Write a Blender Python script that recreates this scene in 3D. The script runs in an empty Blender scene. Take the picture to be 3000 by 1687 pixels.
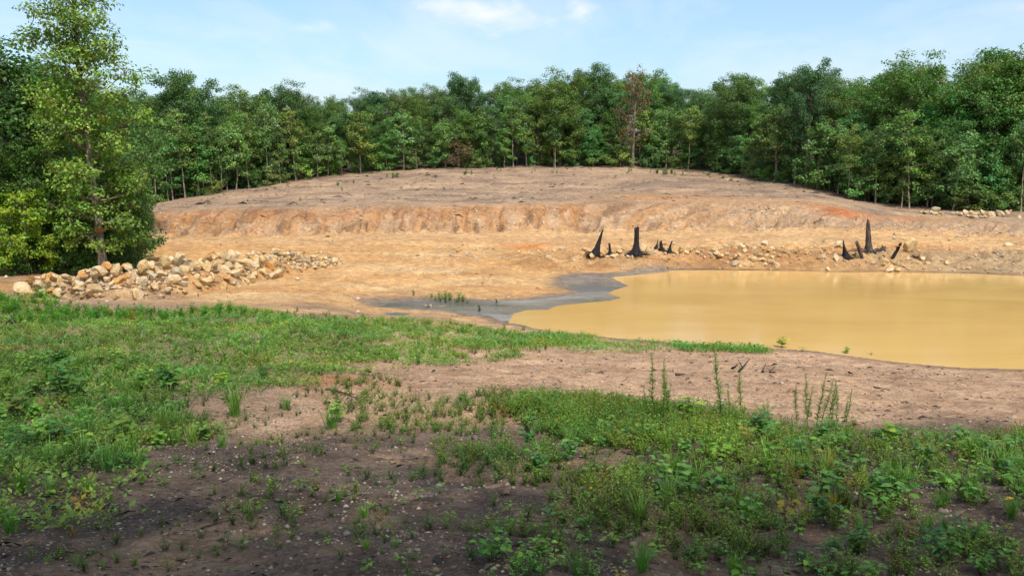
import bpy, bmesh, math, random
import numpy as np
from mathutils import Vector, Matrix

# ------------------------------------------------------------------ camera, sky, sun, exposure
SC = bpy.context.scene
COL = SC.collection
F_PX, U0, V0, HOR = 2496.0, 1500.0, 843.5, 520.0
PITCH = math.atan((V0 - HOR) / F_PX)
CAMZ = 5.1
cp, sp = math.cos(PITCH), math.sin(PITCH)
cam_data = bpy.data.cameras.new('camera')
cam = bpy.data.objects.new('camera', cam_data); COL.objects.link(cam)
cam.location = (0, 0, CAMZ)
cam.rotation_euler = (math.pi / 2 - PITCH, 0, 0)
cam_data.sensor_width = 36.0
cam_data.lens = F_PX / 3000.0 * 36.0
cam_data.clip_end = 6000
SC.camera = cam
SC.cycles.max_bounces = 4; SC.cycles.diffuse_bounces = 2; SC.cycles.glossy_bounces = 2; SC.cycles.transmission_bounces = 3; SC.cycles.transparent_max_bounces = 4
SC.cycles.adaptive_threshold = .02
SC.cycles.caustics_reflective = False; SC.cycles.caustics_refractive = False

SUN_EL, SUN_AZ = math.radians(58), math.radians(24)       # behind the viewer, to the right
SUN_DIR = Vector((math.sin(SUN_AZ) * math.cos(SUN_EL), -math.cos(SUN_AZ) * math.cos(SUN_EL), math.sin(SUN_EL)))
sun_data = bpy.data.lights.new('sun', 'SUN')
sun_data.energy = 2.02; sun_data.angle = math.radians(0.8); sun_data.color = (1.0, 0.95, 0.86)
sun = bpy.data.objects.new('sun', sun_data); COL.objects.link(sun)
sun.rotation_euler = SUN_DIR.to_track_quat('Z', 'Y').to_euler()
sun.location = (20, -40, 80)

vs = SC.view_settings
vs.view_transform = 'Standard'; vs.look = 'None'; vs.gamma = 1.0; vs.exposure = 0.89; vs.use_curve_mapping = False

def px_ray(u, v):
    a = (u - U0) / F_PX; b = -(v - V0) / F_PX
    return np.array([a, b * sp + cp, b * cp - sp])

def nd(nt, t, **kw):
    n = nt.nodes.new(t)
    for k, val in kw.items():
        if k.startswith('i_'):
            n.inputs[k[2:].replace('_', ' ')].default_value = val
        elif k.startswith('n_'):
            n.inputs[int(k[2:])].default_value = val
        else:
            setattr(n, k, val)
    return n

def build_world():
    w = bpy.data.worlds.new('World'); SC.world = w; w.use_nodes = True
    nt = w.node_tree; nt.nodes.clear(); L = nt.links.new
    sky = nd(nt, 'ShaderNodeTexSky', sky_type='NISHITA', sun_disc=False, sun_elevation=SUN_EL,
             sun_rotation=math.pi - SUN_AZ, air_density=1.0, dust_density=3.0, ozone_density=2.0, altitude=200)
    tc = nd(nt, 'ShaderNodeTexCoord')
    sep = nd(nt, 'ShaderNodeSeparateXYZ'); L(tc.outputs['Generated'], sep.inputs[0])
    # wisps of cloud on a flat layer: direction divided by its height
    zc = nd(nt, 'ShaderNodeMath', operation='MAXIMUM', n_1=0.0); L(sep.outputs[2], zc.inputs[0])
    za = nd(nt, 'ShaderNodeMath', operation='ADD', n_1=0.10); L(zc.outputs[0], za.inputs[0])
    dv = nd(nt, 'ShaderNodeVectorMath', operation='DIVIDE'); L(tc.outputs['Generated'], dv.inputs[0])
    cb = nd(nt, 'ShaderNodeCombineXYZ'); 
    for i in range(3): L(za.outputs[0], cb.inputs[i])
    L(cb.outputs[0], dv.inputs[1])
    mp = nd(nt, 'ShaderNodeMapping'); mp.inputs['Scale'].default_value = (1.0, 0.55, 0.0); L(dv.outputs[0], mp.inputs[0])
    n1 = nd(nt, 'ShaderNodeTexNoise', i_Scale=0.9, i_Detail=9.0, i_Roughness=0.6, i_Distortion=0.4); L(mp.outputs[0], n1.inputs['Vector'])
    thin = nd(nt, 'ShaderNodeMapRange', n_1=0.42, n_2=0.76, n_3=0.0, n_4=0.6); L(n1.outputs[0], thin.inputs[0])
    n2 = nd(nt, 'ShaderNodeTexNoise', i_Scale=17.0, i_Detail=8.0, i_Roughness=0.58, i_Distortion=0.3)
    mp2 = nd(nt, 'ShaderNodeMapping'); mp2.inputs['Scale'].default_value = (1.0, 1.0, 2.6); mp2.inputs['Rotation'].default_value = (0, math.radians(8), 0)
    L(tc.outputs['Generated'], mp2.inputs[0]); L(mp2.outputs[0], n2.inputs['Vector'])
    total = thin.outputs[0]
    # (u, v, half width px, half height px, strength)
    for (u, v, hw, hh, st) in [(1440, 45, 260, 78, 1.25), (1300, 15, 160, 50, .8), (1700, 25, 85, 62, 1.0), (900, 82, 150, 34, .75), (720, 95, 330, 60, .4),
                               (2230, 125, 300, 45, .4), (970, 180, 90, 40, .25), (2990, 20, 80, 30, .6), (1740, 120, 120, 25, .3)]:
        c = px_ray(u, v); c = c / np.linalg.norm(c)
        sb = nd(nt, 'ShaderNodeVectorMath', operation='SUBTRACT'); L(tc.outputs['Generated'], sb.inputs[0]); sb.inputs[1].default_value = c
        ml = nd(nt, 'ShaderNodeVectorMath', operation='MULTIPLY'); L(sb.outputs[0], ml.inputs[0])
        ml.inputs[1].default_value = (F_PX / hw, 1.0, F_PX / hh)
        ln = nd(nt, 'ShaderNodeVectorMath', operation='LENGTH'); L(ml.outputs[0], ln.inputs[0])
        mr = nd(nt, 'ShaderNodeMapRange', n_1=0.0, n_2=1.25, n_3=0.42 * st ** .5, n_4=-0.32); L(ln.outputs['Value'], mr.inputs[0])
        ad = nd(nt, 'ShaderNodeMath', operation='ADD'); L(mr.outputs[0], ad.inputs[0]); L(n2.outputs[0], ad.inputs[1])
        m2 = nd(nt, 'ShaderNodeMapRange', n_1=0.36, n_2=1.12, n_3=0.0, n_4=min(1, st) * .95, interpolation_type='SMOOTHSTEP'); L(ad.outputs[0], m2.inputs[0])
        mx = nd(nt, 'ShaderNodeMath', operation='MAXIMUM'); L(total, mx.inputs[0]); L(m2.outputs[0], mx.inputs[1])
        total = mx.outputs[0]
    mix = nd(nt, 'ShaderNodeMix', data_type='RGBA'); L(total, mix.inputs[0]); tn = nd(nt, 'ShaderNodeMix', data_type='RGBA', blend_type='MULTIPLY', n_0=1.0); L(sky.outputs[0], tn.inputs[6]); tn.inputs[7].default_value = (1.0, 1.06, 1.03, 1); L(tn.outputs[2], mix.inputs[6])
    mix.inputs[7].default_value = (4.7, 4.75, 4.85, 1)
    bg = nd(nt, 'ShaderNodeBackground', i_Strength=0.12); L(mix.outputs[2], bg.inputs[0])
    out = nd(nt, 'ShaderNodeOutputWorld'); L(bg.outputs[0], out.inputs[0])
build_world()

rng = np.random.default_rng(7)
random.seed(7)

# ------------------------------------------------------------------ noise and terrain function
_perm = np.random.default_rng(3).random((256, 256))
def vnoise(x, y):
    xi = np.floor(x).astype(np.int64); yi = np.floor(y).astype(np.int64)
    fx = x - xi; fy = y - yi
    fx = fx * fx * (3 - 2 * fx); fy = fy * fy * (3 - 2 * fy)
    a = _perm[xi & 255, yi & 255]; b = _perm[(xi + 1) & 255, yi & 255]
    c = _perm[xi & 255, (yi + 1) & 255]; d = _perm[(xi + 1) & 255, (yi + 1) & 255]
    return (a * (1 - fx) + b * fx) * (1 - fy) + (c * (1 - fx) + d * fx) * fy
def fbm(x, y, o=4, s=1.0, g=.5):
    r = 0; a = 1; t = 0
    for i in range(o):
        r = r + a * vnoise(x * s + i * 17.3, y * s + i * 9.1); t += a; a *= g; s *= 2.03
    return r / t
def sstep(a, b, x):
    t = np.clip((x - a) / (b - a), 0, 1); return t * t * (3 - 2 * t)

# features from near to far as (picture row, distance): brow, near shore, pond, far shore, lip, bench, bank foot, bank top, slope, tree line, beyond
FEAT = {
 -900: [(1687,5.2),(1400,8.3),(1250,12),(1000,20),(875,32),(800,40),(775,46),(740,52),(700,58),(660,66),(640,72),(620,80),(505,120)],
 0:    [(1687,5.2),(1400,8.3),(1250,12),(1000,20),(875,32),(800,40),(775,46),(740,52),(700,58),(660,66),(640,72),(620,80),(505,120)],
 450:  [(1687,5.2),(1400,8.3),(1250,12),(1000,20),(870,34),(810,41),(770,47.5),(735,52),(690,60),(622,66),(610,72),(597,82),(470,120)],
 900:  [(1687,5.2),(1400,8.3),(1250,12),(980,22),(900,30),(820,40),(780,46),(735,52),(680,61),(608,67),(570,79),(527,93),(425,135)],
 1300: [(1687,5.2),(1400,8.3),(1250,12),(1000,24),(930,29.5),(820,40.5),(780,46),(728,52.5),(672,62),(602,67),(555,82),(494,98),(405,140)],
 1500: [(1687,5.2),(1400,8.3),(1250,12),(1010,24),(925,31),(800,44.5),(780,46),(735,51.5),(672,62),(600,67),(555,82),(492,99),(400,140)],
 1800: [(1687,5.2),(1400,8.3),(1250,12),(1000,26),(925,31),(795,46),(775,47),(735,51.5),(672,62),(596,67.5),(555,82),(490,99),(395,140)],
 2100: [(1687,5.2),(1400,8.3),(1250,12),(1020,25),(920,32),(795,46.2),(759,47),(733,51),(672,62),(590,68),(560,78),(510,95),(405,135)],
 2350: [(1687,5.2),(1400,8.3),(1250,12),(1040,24.3),(920,32),(793,46.5),(757,47.4),(731,51),(668,61),(600,67),(580,72),(550,81),(435,125)],
 2600: [(1687,5.2),(1400,8.3),(1250,12),(1062,23.4),(930,32),(795,46.2),(760,47.1),(733,51),(672,60),(640,65),(625,69),(610,74),(485,115)],
 3000: [(1687,5.2),(1400,8.3),(1250,12),(1082,22.6),(930,32),(806,44.5),(785,45.3),(735,51),(690,57),(655,63),(640,67),(625,71),(505,110)],
 3900: [(1687,5.2),(1400,8.3),(1250,12),(1100,21.8),(930,32),(815,43.5),(790,44.5),(735,51),(690,57),(655,63),(640,67),(625,71),(505,110)],
}
_us = np.array(sorted(FEAT)); _ss = (_us - U0) / F_PX
_FY = np.array([[p[1] for p in FEAT[u]] for u in _us], float)
_FZ = np.zeros_like(_FY)
for i, u in enumerate(_us):
    for k, (v, Y) in enumerate(FEAT[u]):
        r = px_ray(u, v); _FZ[i, k] = CAMZ + r[2] / r[1] * Y
NF = _FY.shape[1]
# smooth the table across the view
_sf = np.linspace(_ss[0], _ss[-1], 481)
def _smooth(a, n=17):
    k = np.hanning(n + 2)[1:-1]; k /= k.sum()
    return np.convolve(np.pad(a, n // 2, mode='edge'), k, 'valid')
_TY = np.stack([_smooth(np.interp(_sf, _ss, _FY[:, k])) for k in range(NF)], 1)
_TZ = np.stack([_smooth(np.interp(_sf, _ss, _FZ[:, k])) for k in range(NF)], 1)

def px_plane(u, v, z=0.0):
    r = px_ray(u, v); t = (z - CAMZ) / r[2]
    return (r[0] * t, r[1] * t)
def rough_poly(pts, step=.5, amp=.18, seed=0, closed=True):
    out = []
    n = len(pts)
    for i in range(n if closed else n - 1):
        a = np.array(pts[i]); b = np.array(pts[(i + 1) % n]); m = max(1, int(np.linalg.norm(b - a) / step))
        for k in range(m):
            p = a + (b - a) * k / m
            out.append(p)
    o = np.array(out)
    o[:, 0] += (fbm(o[:, 0] + seed, o[:, 1], 3, 1.1) - .5) * amp * 4
    o[:, 1] += (fbm(o[:, 0] + 50 + seed, o[:, 1], 3, 1.1) - .5) * amp * 4
    return o
GREY_EDGE = [(1960,797),(1870,805),(1790,812),(1805,822),(1842,838),(1800,850),(1778,861),(1822,872),(1790,881),(1720,886),(1640,895),(1600,907),(1540,909),(1492,921)]
NEAR_SHORE = [(1490,935),(1500,948),(1560,962),(1640,975),(1720,984),(1800,990),(1900,998),(2000,1006),(2150,1013),(2250,1020),(2400,1031),(2520,1046),(2640,1064),(2800,1077),(3000,1083),(3300,1090),(3800,1105)]
FAR_SHORE = [(3800,812),(3300,810),(3000,808),(2850,802),(2700,799),(2600,797),(2450,798),(2330,794),(2200,793),(2080,791)]
RUNOFF = [(2080,791),(1960,792),(1850,800),(1750,805),(1665,810),(1640,818),(1650,832),(1665,845),(1700,856),(1640,869),(1550,879),(1420,885),(1300,880),(1180,884),(1092,890),(1110,899),(1200,907),(1300,909),(1370,921),(1430,925),(1460,938),(1490,950)]
shore_px = NEAR_SHORE[1:] + FAR_SHORE + RUNOFF
WATER_POLY = rough_poly([px_plane(*p) for p in shore_px], .45, .07)
MUD_POLY = rough_poly([px_plane(*p) for p in GREY_EDGE], .25, .06, 9, closed=False)
PUD_POLY = rough_poly([px_plane(*p, .30) for p in [(425,774),(500,768),(560,765),(640,763),(700,768),(640,774),(560,778),(480,783)]], .4, .05, 4)
PUD2_POLY = rough_poly([px_plane(*p, .12) for p in [(1120,917),(1160,914),(1210,919),(1185,925),(1135,924)]], .3, .03, 5)

MUD_FULL = [(x_, y_ - .7) for x_, y_ in (px_plane(*p) for p in NEAR_SHORE)] + [(x_, y_ + .8) for x_, y_ in (px_plane(*p) for p in FAR_SHORE)] + [tuple(p) for p in MUD_POLY]
def in_poly(x, y, P):
    c = np.zeros(x.shape, bool); n = len(P)
    for i in range(n):
        x1, y1 = P[i]; x2, y2 = P[(i + 1) % n]
        if y1 == y2: continue
        m = (y1 > y) != (y2 > y)
        c ^= m & (x < (x2 - x1) * (y - y1) / (y2 - y1) + x1)
    return c
def sdist(x, y, P, near=4.0):
    """signed distance, negative inside; only exact within `near` of the polygon's box"""
    P = np.asarray(P)
    d = np.full(x.shape, near * 2.0)
    m = (x > P[:, 0].min() - near) & (x < P[:, 0].max() + near) & (y > P[:, 1].min() - near) & (y < P[:, 1].max() + near)
    if not m.any(): return d
    xs, ys = x[m], y[m]; dd = np.full(xs.shape, 1e9); n = len(P)
    for i in range(n):
        ax, ay = P[i]; bx, by = P[(i + 1) % n]
        ex, ey = bx - ax, by - ay; l2 = ex * ex + ey * ey + 1e-9
        t = np.clip(((xs - ax) * ex + (ys - ay) * ey) / l2, 0, 1)
        dd = np.minimum(dd, (xs - ax - t * ex) ** 2 + (ys - ay - t * ey) ** 2)
    dd = np.sqrt(dd); dd[in_poly(xs, ys, P)] *= -1
    d[m] = dd
    return d

# long heap of stones on the left: spine in ground coordinates with half width and height
def _spine():
    pts = []
    for (u, v, Y, hw, h) in [(85, 858, 34.0, .8, .25), (200, 862, 33.9, 1.15, .65), (340, 862, 33.9, 1.55, 1.05), (480, 846, 35.3, 1.75, 1.2), (600, 820, 37.6, 1.65, 1.1), (720, 794, 41.0, 1.5, 1.0), (830, 775, 44.2, 1.4, .9), (960, 762, 46.8, .9, .4)]:
        r = px_ray(u, v); pts.append((r[0] / r[1] * Y, Y, hw, h))
    return np.array(pts)
SPINE = _spine()
def heap(x, y):
    best = np.zeros_like(x, dtype=float); 
    for i in range(len(SPINE) - 1):
        a, b = SPINE[i], SPINE[i + 1]
        ex, ey = b[0] - a[0], b[1] - a[1]; l2 = ex * ex + ey * ey
        t = np.clip(((x - a[0]) * ex + (y - a[1]) * ey) / l2, 0, 1)
        d = np.hypot(x - a[0] - t * ex, y - a[1] - t * ey)
        hw = a[2] + (b[2] - a[2]) * t; h = a[3] + (b[3] - a[3]) * t
        best = np.maximum(best, h * np.clip(1 - (d / hw) ** 2, 0, 1) ** .7)
    return best

def profile(x, y):
    ye = np.maximum(y, 5.2)
    s = x / ye
    fi = np.clip((s - _sf[0]) / (_sf[-1] - _sf[0]) * (len(_sf) - 1), 0, len(_sf) - 1.001)
    i0 = fi.astype(int); w = (fi - i0)[..., None]
    FYs = _TY[i0] * (1 - w) + _TY[i0 + 1] * w; FZs = _TZ[i0] * (1 - w) + _TZ[i0 + 1] * w
    k = np.zeros(x.shape, float); z = FZs[..., 0].copy()
    for j in range(NF - 1):
        t = np.clip((ye - FYs[..., j]) / (FYs[..., j + 1] - FYs[..., j]), 0, 1)
        z = z + t * (FZs[..., j + 1] - FZs[..., j]); k = k + t
    z = z + np.clip(5.2 - y, 0, 12) * .171 - np.clip(-7 - y, 0, 20) * .05
    return z, k            # k: feature coordinate 0..NF-1

def terrain(x, y, full=False):
    x = np.asarray(x, float); y = np.asarray(y, float)
    z = 0; k = 0                                     # soften creases by averaging along y
    for o, wt in ((-.9, .2), (-.35, .2), (0, .2), (.35, .2), (.9, .2)):
        zz, kk = profile(x, y + o * np.clip(y / 40, .3, .55)); z = z + zz * wt; k = k + kk * wt
    far = sstep(14, 40, y)
    n = (fbm(x, y, 4, .35) - .5) * (.34 - .1 * far)
    n = n + (fbm(x + 31, y, 3, 2.1) - .5) * .10
    up = sstep(8.8, 9.6, k)
    n = n + up * (fbm(x * .6, y, 3, .8) - .5) * .22
    bank = sstep(7.7, 8.2, k) * (1 - sstep(8.75, 9.15, k))
    right = sstep(2, 14, x)
    rill = np.abs(fbm(x + right * (y - 62) * -.9 + .25 * np.sin(y), y * .22, 3, 1.05) - .5)
    n = n - bank * (np.clip(.15 - rill, 0, 1) * 3.6) + bank * (fbm(x, y, 4, 2.4) - .5) * .3
    # low cut lip on the far shore and bench below the stumps
    lip = sstep(5.1, 5.6, k) * (1 - sstep(6.9, 7.6, k)) * sstep(-4, 6, x)
    n = n + lip * ((fbm(x + 7, y, 4, .8) - .42) * .9 + (fbm(x, y + 5, 3, 2.6) - .5) * .4)
    n = n - sstep(6.4, 6.9, k) * (1 - sstep(7.1, 7.5, k)) * sstep(-8, -2, x) * .16
    # track ruts across the pan
    pan = sstep(4.2, 5.0, k) * (1 - sstep(6.2, 7, k)) * (1 - sstep(-1, 5, x))
    n = n + pan * (np.abs(fbm(x * .12 + 3, y * 1.0 + .10 * x, 2, 1.0) - .5) - .12) * .09
    n = n + (1 - sstep(1.6, 2.6, k)) * (fbm(x, y, 4, 5.5) - .5) * .055
    dw = sdist(x, y, WATER_POLY)
    calm = sstep(0.1, 2.2, np.abs(dw))
    z = z + n * np.where(dw < 0, 0, calm)
    out = 0.012 + np.clip(dw, 0, 4) * .03
    bl = sstep(0, 3.2, dw + (fbm(x, y, 3, .7) - .5) * .8); z = z * bl + out * (1 - bl)
    z = np.where(dw >= 0, np.maximum(z, out), 0.012 - np.clip(-dw * .10, 0, .5) - .01 * (dw < -.05))
    film = (dw < -.02)
    if film.any():
        xf, yf = x[film], y[film]; sh = ~in_poly(xf, yf, MUD_FULL)
        zf = z[film]; zf[sh] = -.010 + (fbm(xf[sh] * .8, yf[sh] * 1.6, 4, .9) - .5) * .075; z[film] = np.minimum(zf, .03)
    for P, lv in ((PUD_POLY, .30), (PUD2_POLY, .12)):
        dp = sdist(x, y, P, 2.5)
        c = 1 - sstep(.0, 2.2, dp)
        z = z * (1 - c) + c * np.where(dp < 0, lv - np.clip(-dp * .1, 0, .2), lv + .015 + .03 * dp)
    hp = heap(x, y)
    z = z + hp * .72
    if full: return z, k, dw, bank, hp
    return z

def ground(u, v, lo=4.0, hi=150.0):
    """the point of the terrain seen at a picture position"""
    r = px_ray(u, v); r = r / r[1]
    Y = np.exp(np.linspace(math.log(lo), math.log(hi), 110))
    for _ in range(2):
        f = CAMZ + r[2] * Y - terrain(r[0] * Y, Y)
        i = np.argmax(f < 0) if (f < 0).any() else len(Y) - 1
        if _ == 0: Y = np.linspace(Y[max(i - 1, 0)], Y[i] + 1e-3, 9)
    if i > 0:
        t = f[i - 1] / (f[i - 1] - f[i] + 1e-9); y = Y[i - 1] + (Y[i] - Y[i - 1]) * t
    else: y = Y[0]
    x = r[0] * y
    return np.array([x, y, float(terrain(np.array([x]), np.array([y]))[0])])
def at(u, v, Y):
    r = px_ray(u, v); return np.array([r[0] / r[1] * Y, Y, CAMZ + r[2] / r[1] * Y])
def gz(x, y): return float(terrain(np.array([x]), np.array([y]))[0])

# ------------------------------------------------------------------ object helpers
def link(o, parent=None):
    COL.objects.link(o)
    if parent is not None: o.parent = parent
    return o
def tag(o, label=None, cat=None, group=None, kind=None):
    if label: o['label'] = label
    if cat: o['category'] = cat
    if group: o['group'] = group
    if kind: o['kind'] = kind
    return o
def empty(name, loc, rz=0.0, sc=1.0):
    o = bpy.data.objects.new(name, None); o.empty_display_size = .2
    o.location = loc; o.rotation_euler = (0, 0, rz); o.scale = (sc, sc, sc) if np.isscalar(sc) else sc
    return link(o)
def mesh_q(name, V, Q, mat, C=None, smooth=False):
    V = np.asarray(V, np.float32); Q = np.asarray(Q, np.int32)
    me = bpy.data.meshes.new(name)
    me.vertices.add(len(V)); me.vertices.foreach_set('co', V.ravel())
    n, s = Q.shape
    me.loops.add(n * s); me.loops.foreach_set('vertex_index', Q.ravel())
    me.polygons.add(n); me.polygons.foreach_set('loop_start', np.arange(0, n * s, s, dtype=np.int32))
    if smooth: me.polygons.foreach_set('use_smooth', np.ones(n, bool))
    me.update(calc_edges=True)
    if C is not None:
        at_ = me.color_attributes.new('Col', 'FLOAT_COLOR', 'POINT')
        C = np.asarray(C, np.float32)
        if C.shape[1] == 3: C = np.concatenate([C, np.ones((len(C), 1), np.float32)], 1)
        at_.data.foreach_set('color', C.ravel())
    me.materials.append(mat)
    return me
class Q4:
    """collects quads with colours"""
    def __init__(s): s.V = []; s.Q = []; s.C = []; s.n = 0
    def add(s, V, Q, C):
        V = np.asarray(V, float); C = np.asarray(C, float)
        if C.ndim == 1: C = np.tile(C, (len(V), 1))
        s.V.append(V); s.Q.append(np.asarray(Q, int) + s.n); s.C.append(C); s.n += len(V)
    def arrays(s): return np.concatenate(s.V), np.concatenate(s.Q), np.concatenate(s.C)
    def tube(s, P, R, n, col, cap=False):
        P = np.asarray(P, float); R = np.asarray(R, float); m = len(P)
        T = np.gradient(P, axis=0); T /= np.linalg.norm(T, axis=1)[:, None] + 1e-9
        ref = np.where(np.abs(T[:, 2:3]) > .9, np.array([[1., 0, 0]]), np.array([[0., 0, 1.]]))
        A = np.cross(T, ref); A /= np.linalg.norm(A, axis=1)[:, None] + 1e-9; B = np.cross(T, A)
        th = np.arange(n) * 2 * math.pi / n
        V = (P[:, None, :] + R[:, None, None] * (np.cos(th)[None, :, None] * A[:, None, :] + np.sin(th)[None, :, None] * B[:, None, :])).reshape(-1, 3)
        i = np.arange(m - 1)[:, None] * n; j = np.arange(n)[None, :]; j2 = (j + 1) % n
        Q = np.stack([i + j, i + j2, i + n + j2, i + n + j], -1).reshape(-1, 4)
        s.add(V, Q, col)
    def leaves(s, P, D, N, L, W, C, fold=.12, wide=.45):
        P = np.asarray(P, float); k = len(P)
        D = D / (np.linalg.norm(D, axis=1)[:, None] + 1e-9)
        S = np.cross(D, N); S /= np.linalg.norm(S, axis=1)[:, None] + 1e-9; N = np.cross(S, D)
        L = np.broadcast_to(L, k)[:, None]; W = np.broadcast_to(W, k)[:, None]
        M = P + D * L * wide
        V = np.stack([P, M + S * W * .5 + N * W * fold, P + D * L - N * L * .08, M - S * W * .5 + N * W * fold], 1).reshape(-1, 3)
        Q = np.arange(k * 4).reshape(-1, 4)
        s.add(V, Q, np.repeat(np.asarray(C, float), 4, 0) if np.ndim(C) > 1 else C)
def unit(v): return v / (np.linalg.norm(v, axis=-1, keepdims=True) + 1e-9)

# ------------------------------------------------------------------ materials
def new_mat(name):
    m = bpy.data.materials.new(name); m.use_nodes = True; nt = m.node_tree; nt.nodes.clear()
    return m, nt, nt.links.new
def out_of(nt, sock):
    o = nd(nt, 'ShaderNodeOutputMaterial'); nt.links.new(sock, o.inputs['Surface']); return o
def mixc(nt, fac, a, b, blend='MIX'):
    m = nd(nt, 'ShaderNodeMix', data_type='RGBA', blend_type=blend)
    for s, val in ((0, fac), (6, a), (7, b)):
        if hasattr(val, 'links'): nt.links.new(val, m.inputs[s])
        else: m.inputs[s].default_value = val if s == 0 else (tuple(val) + (1,) if len(val) == 3 else val)
    return m.outputs[2]
def rampf(nt, sock, a, b, lo=0., hi=1.):
    r = nd(nt, 'ShaderNodeMapRange', n_1=a, n_2=b, n_3=lo, n_4=hi, interpolation_type='SMOOTHSTEP'); nt.links.new(sock, r.inputs[0]); return r.outputs[0]
def mth(nt, op, a, b=0.0):
    m = nd(nt, 'ShaderNodeMath', operation=op)
    for i, val in enumerate((a, b)):
        if hasattr(val, 'links'): nt.links.new(val, m.inputs[i])
        else: m.inputs[i].default_value = val
    return m.outputs[0]

def leaf_material(name, transl=.3, rough=.55):
    m, nt, L = new_mat(name)
    at_ = nd(nt, 'ShaderNodeAttribute', attribute_name='Col'); oi = nd(nt, 'ShaderNodeObjectInfo')
    c = mixc(nt, 1.0, at_.outputs['Color'], oi.outputs['Color'], 'MULTIPLY')
    if name == 'weed_leaf': c = mixc(nt, 1.0, c, (1.16, 1.12, 1.0), 'MULTIPLY')
    p = nd(nt, 'ShaderNodeBsdfPrincipled', i_Roughness=rough); p.inputs['Specular IOR Level'].default_value = .35; L(c, p.inputs['Base Color'])
    t = nd(nt, 'ShaderNodeBsdfTranslucent')
    L(mixc(nt, 1.0, c, (1.25, 1.3, .55), 'MULTIPLY'), t.inputs[0])
    mx = nd(nt, 'ShaderNodeMixShader', n_0=transl); L(p.outputs[0], mx.inputs[1]); L(t.outputs[0], mx.inputs[2])
    out_of(nt, mx.outputs[0]); return m
M_LEAF = leaf_material('tree_leaf', .28)
M_WEED = leaf_material('weed_leaf', .38, .5)

def bark_material(name, dark=(.045, .036, .03), light=(.17, .14, .115), sc=6.0):
    m, nt, L = new_mat(name)
    tc = nd(nt, 'ShaderNodeTexCoord'); oi = nd(nt, 'ShaderNodeObjectInfo')
    mp = nd(nt, 'ShaderNodeMapping'); mp.inputs['Scale'].default_value = (sc, sc, sc * .22); L(tc.outputs['Object'], mp.inputs[0])
    n = nd(nt, 'ShaderNodeTexNoise', i_Scale=1.6, i_Detail=6.0, i_Roughness=.65); L(mp.outputs[0], n.inputs['Vector'])
    c = mixc(nt, rampf(nt, n.outputs[0], .35, .65), dark, light)
    c = mixc(nt, 1.0, c, oi.outputs['Color'], 'MULTIPLY')
    p = nd(nt, 'ShaderNodeBsdfPrincipled', i_Roughness=.9); L(c, p.inputs['Base Color'])
    b = nd(nt, 'ShaderNodeBump', i_Strength=.7, i_Distance=.03); L(n.outputs[0], b.inputs['Height']); L(b.outputs[0], p.inputs['Normal'])
    out_of(nt, p.outputs[0]); return m
M_BARK = bark_material('oak_bark')
M_DEADWOOD = bark_material('dead_wood', (.07, .055, .045), (.26, .22, .18), 9.0)
M_CHAR = bark_material('charred_wood', (.004, .0036, .004), (.016, .013, .013), 9.0)
M_BURNT = bark_material('weathered_burnt_wood', (.022, .017, .015), (.12, .085, .06), 9.0)
M_STEM = bark_material('weed_stem', (.07, .06, .03), (.13, .13, .05), 30.0)

def paint_material():
    m, nt, L = new_mat('red_marking_paint')
    tc = nd(nt, 'ShaderNodeTexCoord'); n = nd(nt, 'ShaderNodeTexNoise', i_Scale=14.0, i_Detail=4.0); L(tc.outputs['Object'], n.inputs['Vector'])
    p = nd(nt, 'ShaderNodeBsdfPrincipled', i_Roughness=.6); L(mixc(nt, rampf(nt, n.outputs[0], .4, .7), (.6, .05, .06), (.35, .03, .04)), p.inputs['Base Color'])
    out_of(nt, p.outputs[0]); return m
M_PAINT = paint_material()

def rock_material():
    m, nt, L = new_mat('limestone')
    tc = nd(nt, 'ShaderNodeTexCoord'); oi = nd(nt, 'ShaderNodeObjectInfo'); geo = nd(nt, 'ShaderNodeNewGeometry')
    n1 = nd(nt, 'ShaderNodeTexNoise', i_Scale=3.2, i_Detail=7.0, i_Roughness=.62); L(geo.outputs['Position'], n1.inputs['Vector'])
    n2 = nd(nt, 'ShaderNodeTexNoise', i_Scale=13.0, i_Detail=5.0, i_Roughness=.7); L(geo.outputs['Position'], n2.inputs['Vector'])
    vo = nd(nt, 'ShaderNodeTexVoronoi', i_Scale=11.0); L(geo.outputs['Position'], vo.inputs['Vector'])
    c = mixc(nt, rampf(nt, n1.outputs[0], .42, .66), (.58, .455, .285), (.46, .285, .125))
    c = mixc(nt, rampf(nt, n2.outputs[0], .52, .78, 0, .75), c, (.20, .135, .075))
    c = mixc(nt, rampf(nt, n2.outputs[0], .50, .25, 0, .5), c, (.60, .51, .36))
    c = mixc(nt, 1.0, c, oi.outputs['Color'], 'MULTIPLY')
    p = nd(nt, 'ShaderNodeBsdfPrincipled', i_Roughness=.9); p.inputs['Specular IOR Level'].default_value = .2; L(c, p.inputs['Base Color'])
    h = mth(nt, 'ADD', mth(nt, 'MULTIPLY', n2.outputs[0], .9), mth(nt, 'MULTIPLY', vo.outputs['Distance'], .6))
    b = nd(nt, 'ShaderNodeBump', i_Strength=.9, i_Distance=.06); L(h, b.inputs['Height']); L(b.outputs[0], p.inputs['Normal'])
    out_of(nt, p.outputs[0]); return m
M_ROCK = rock_material()

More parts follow.
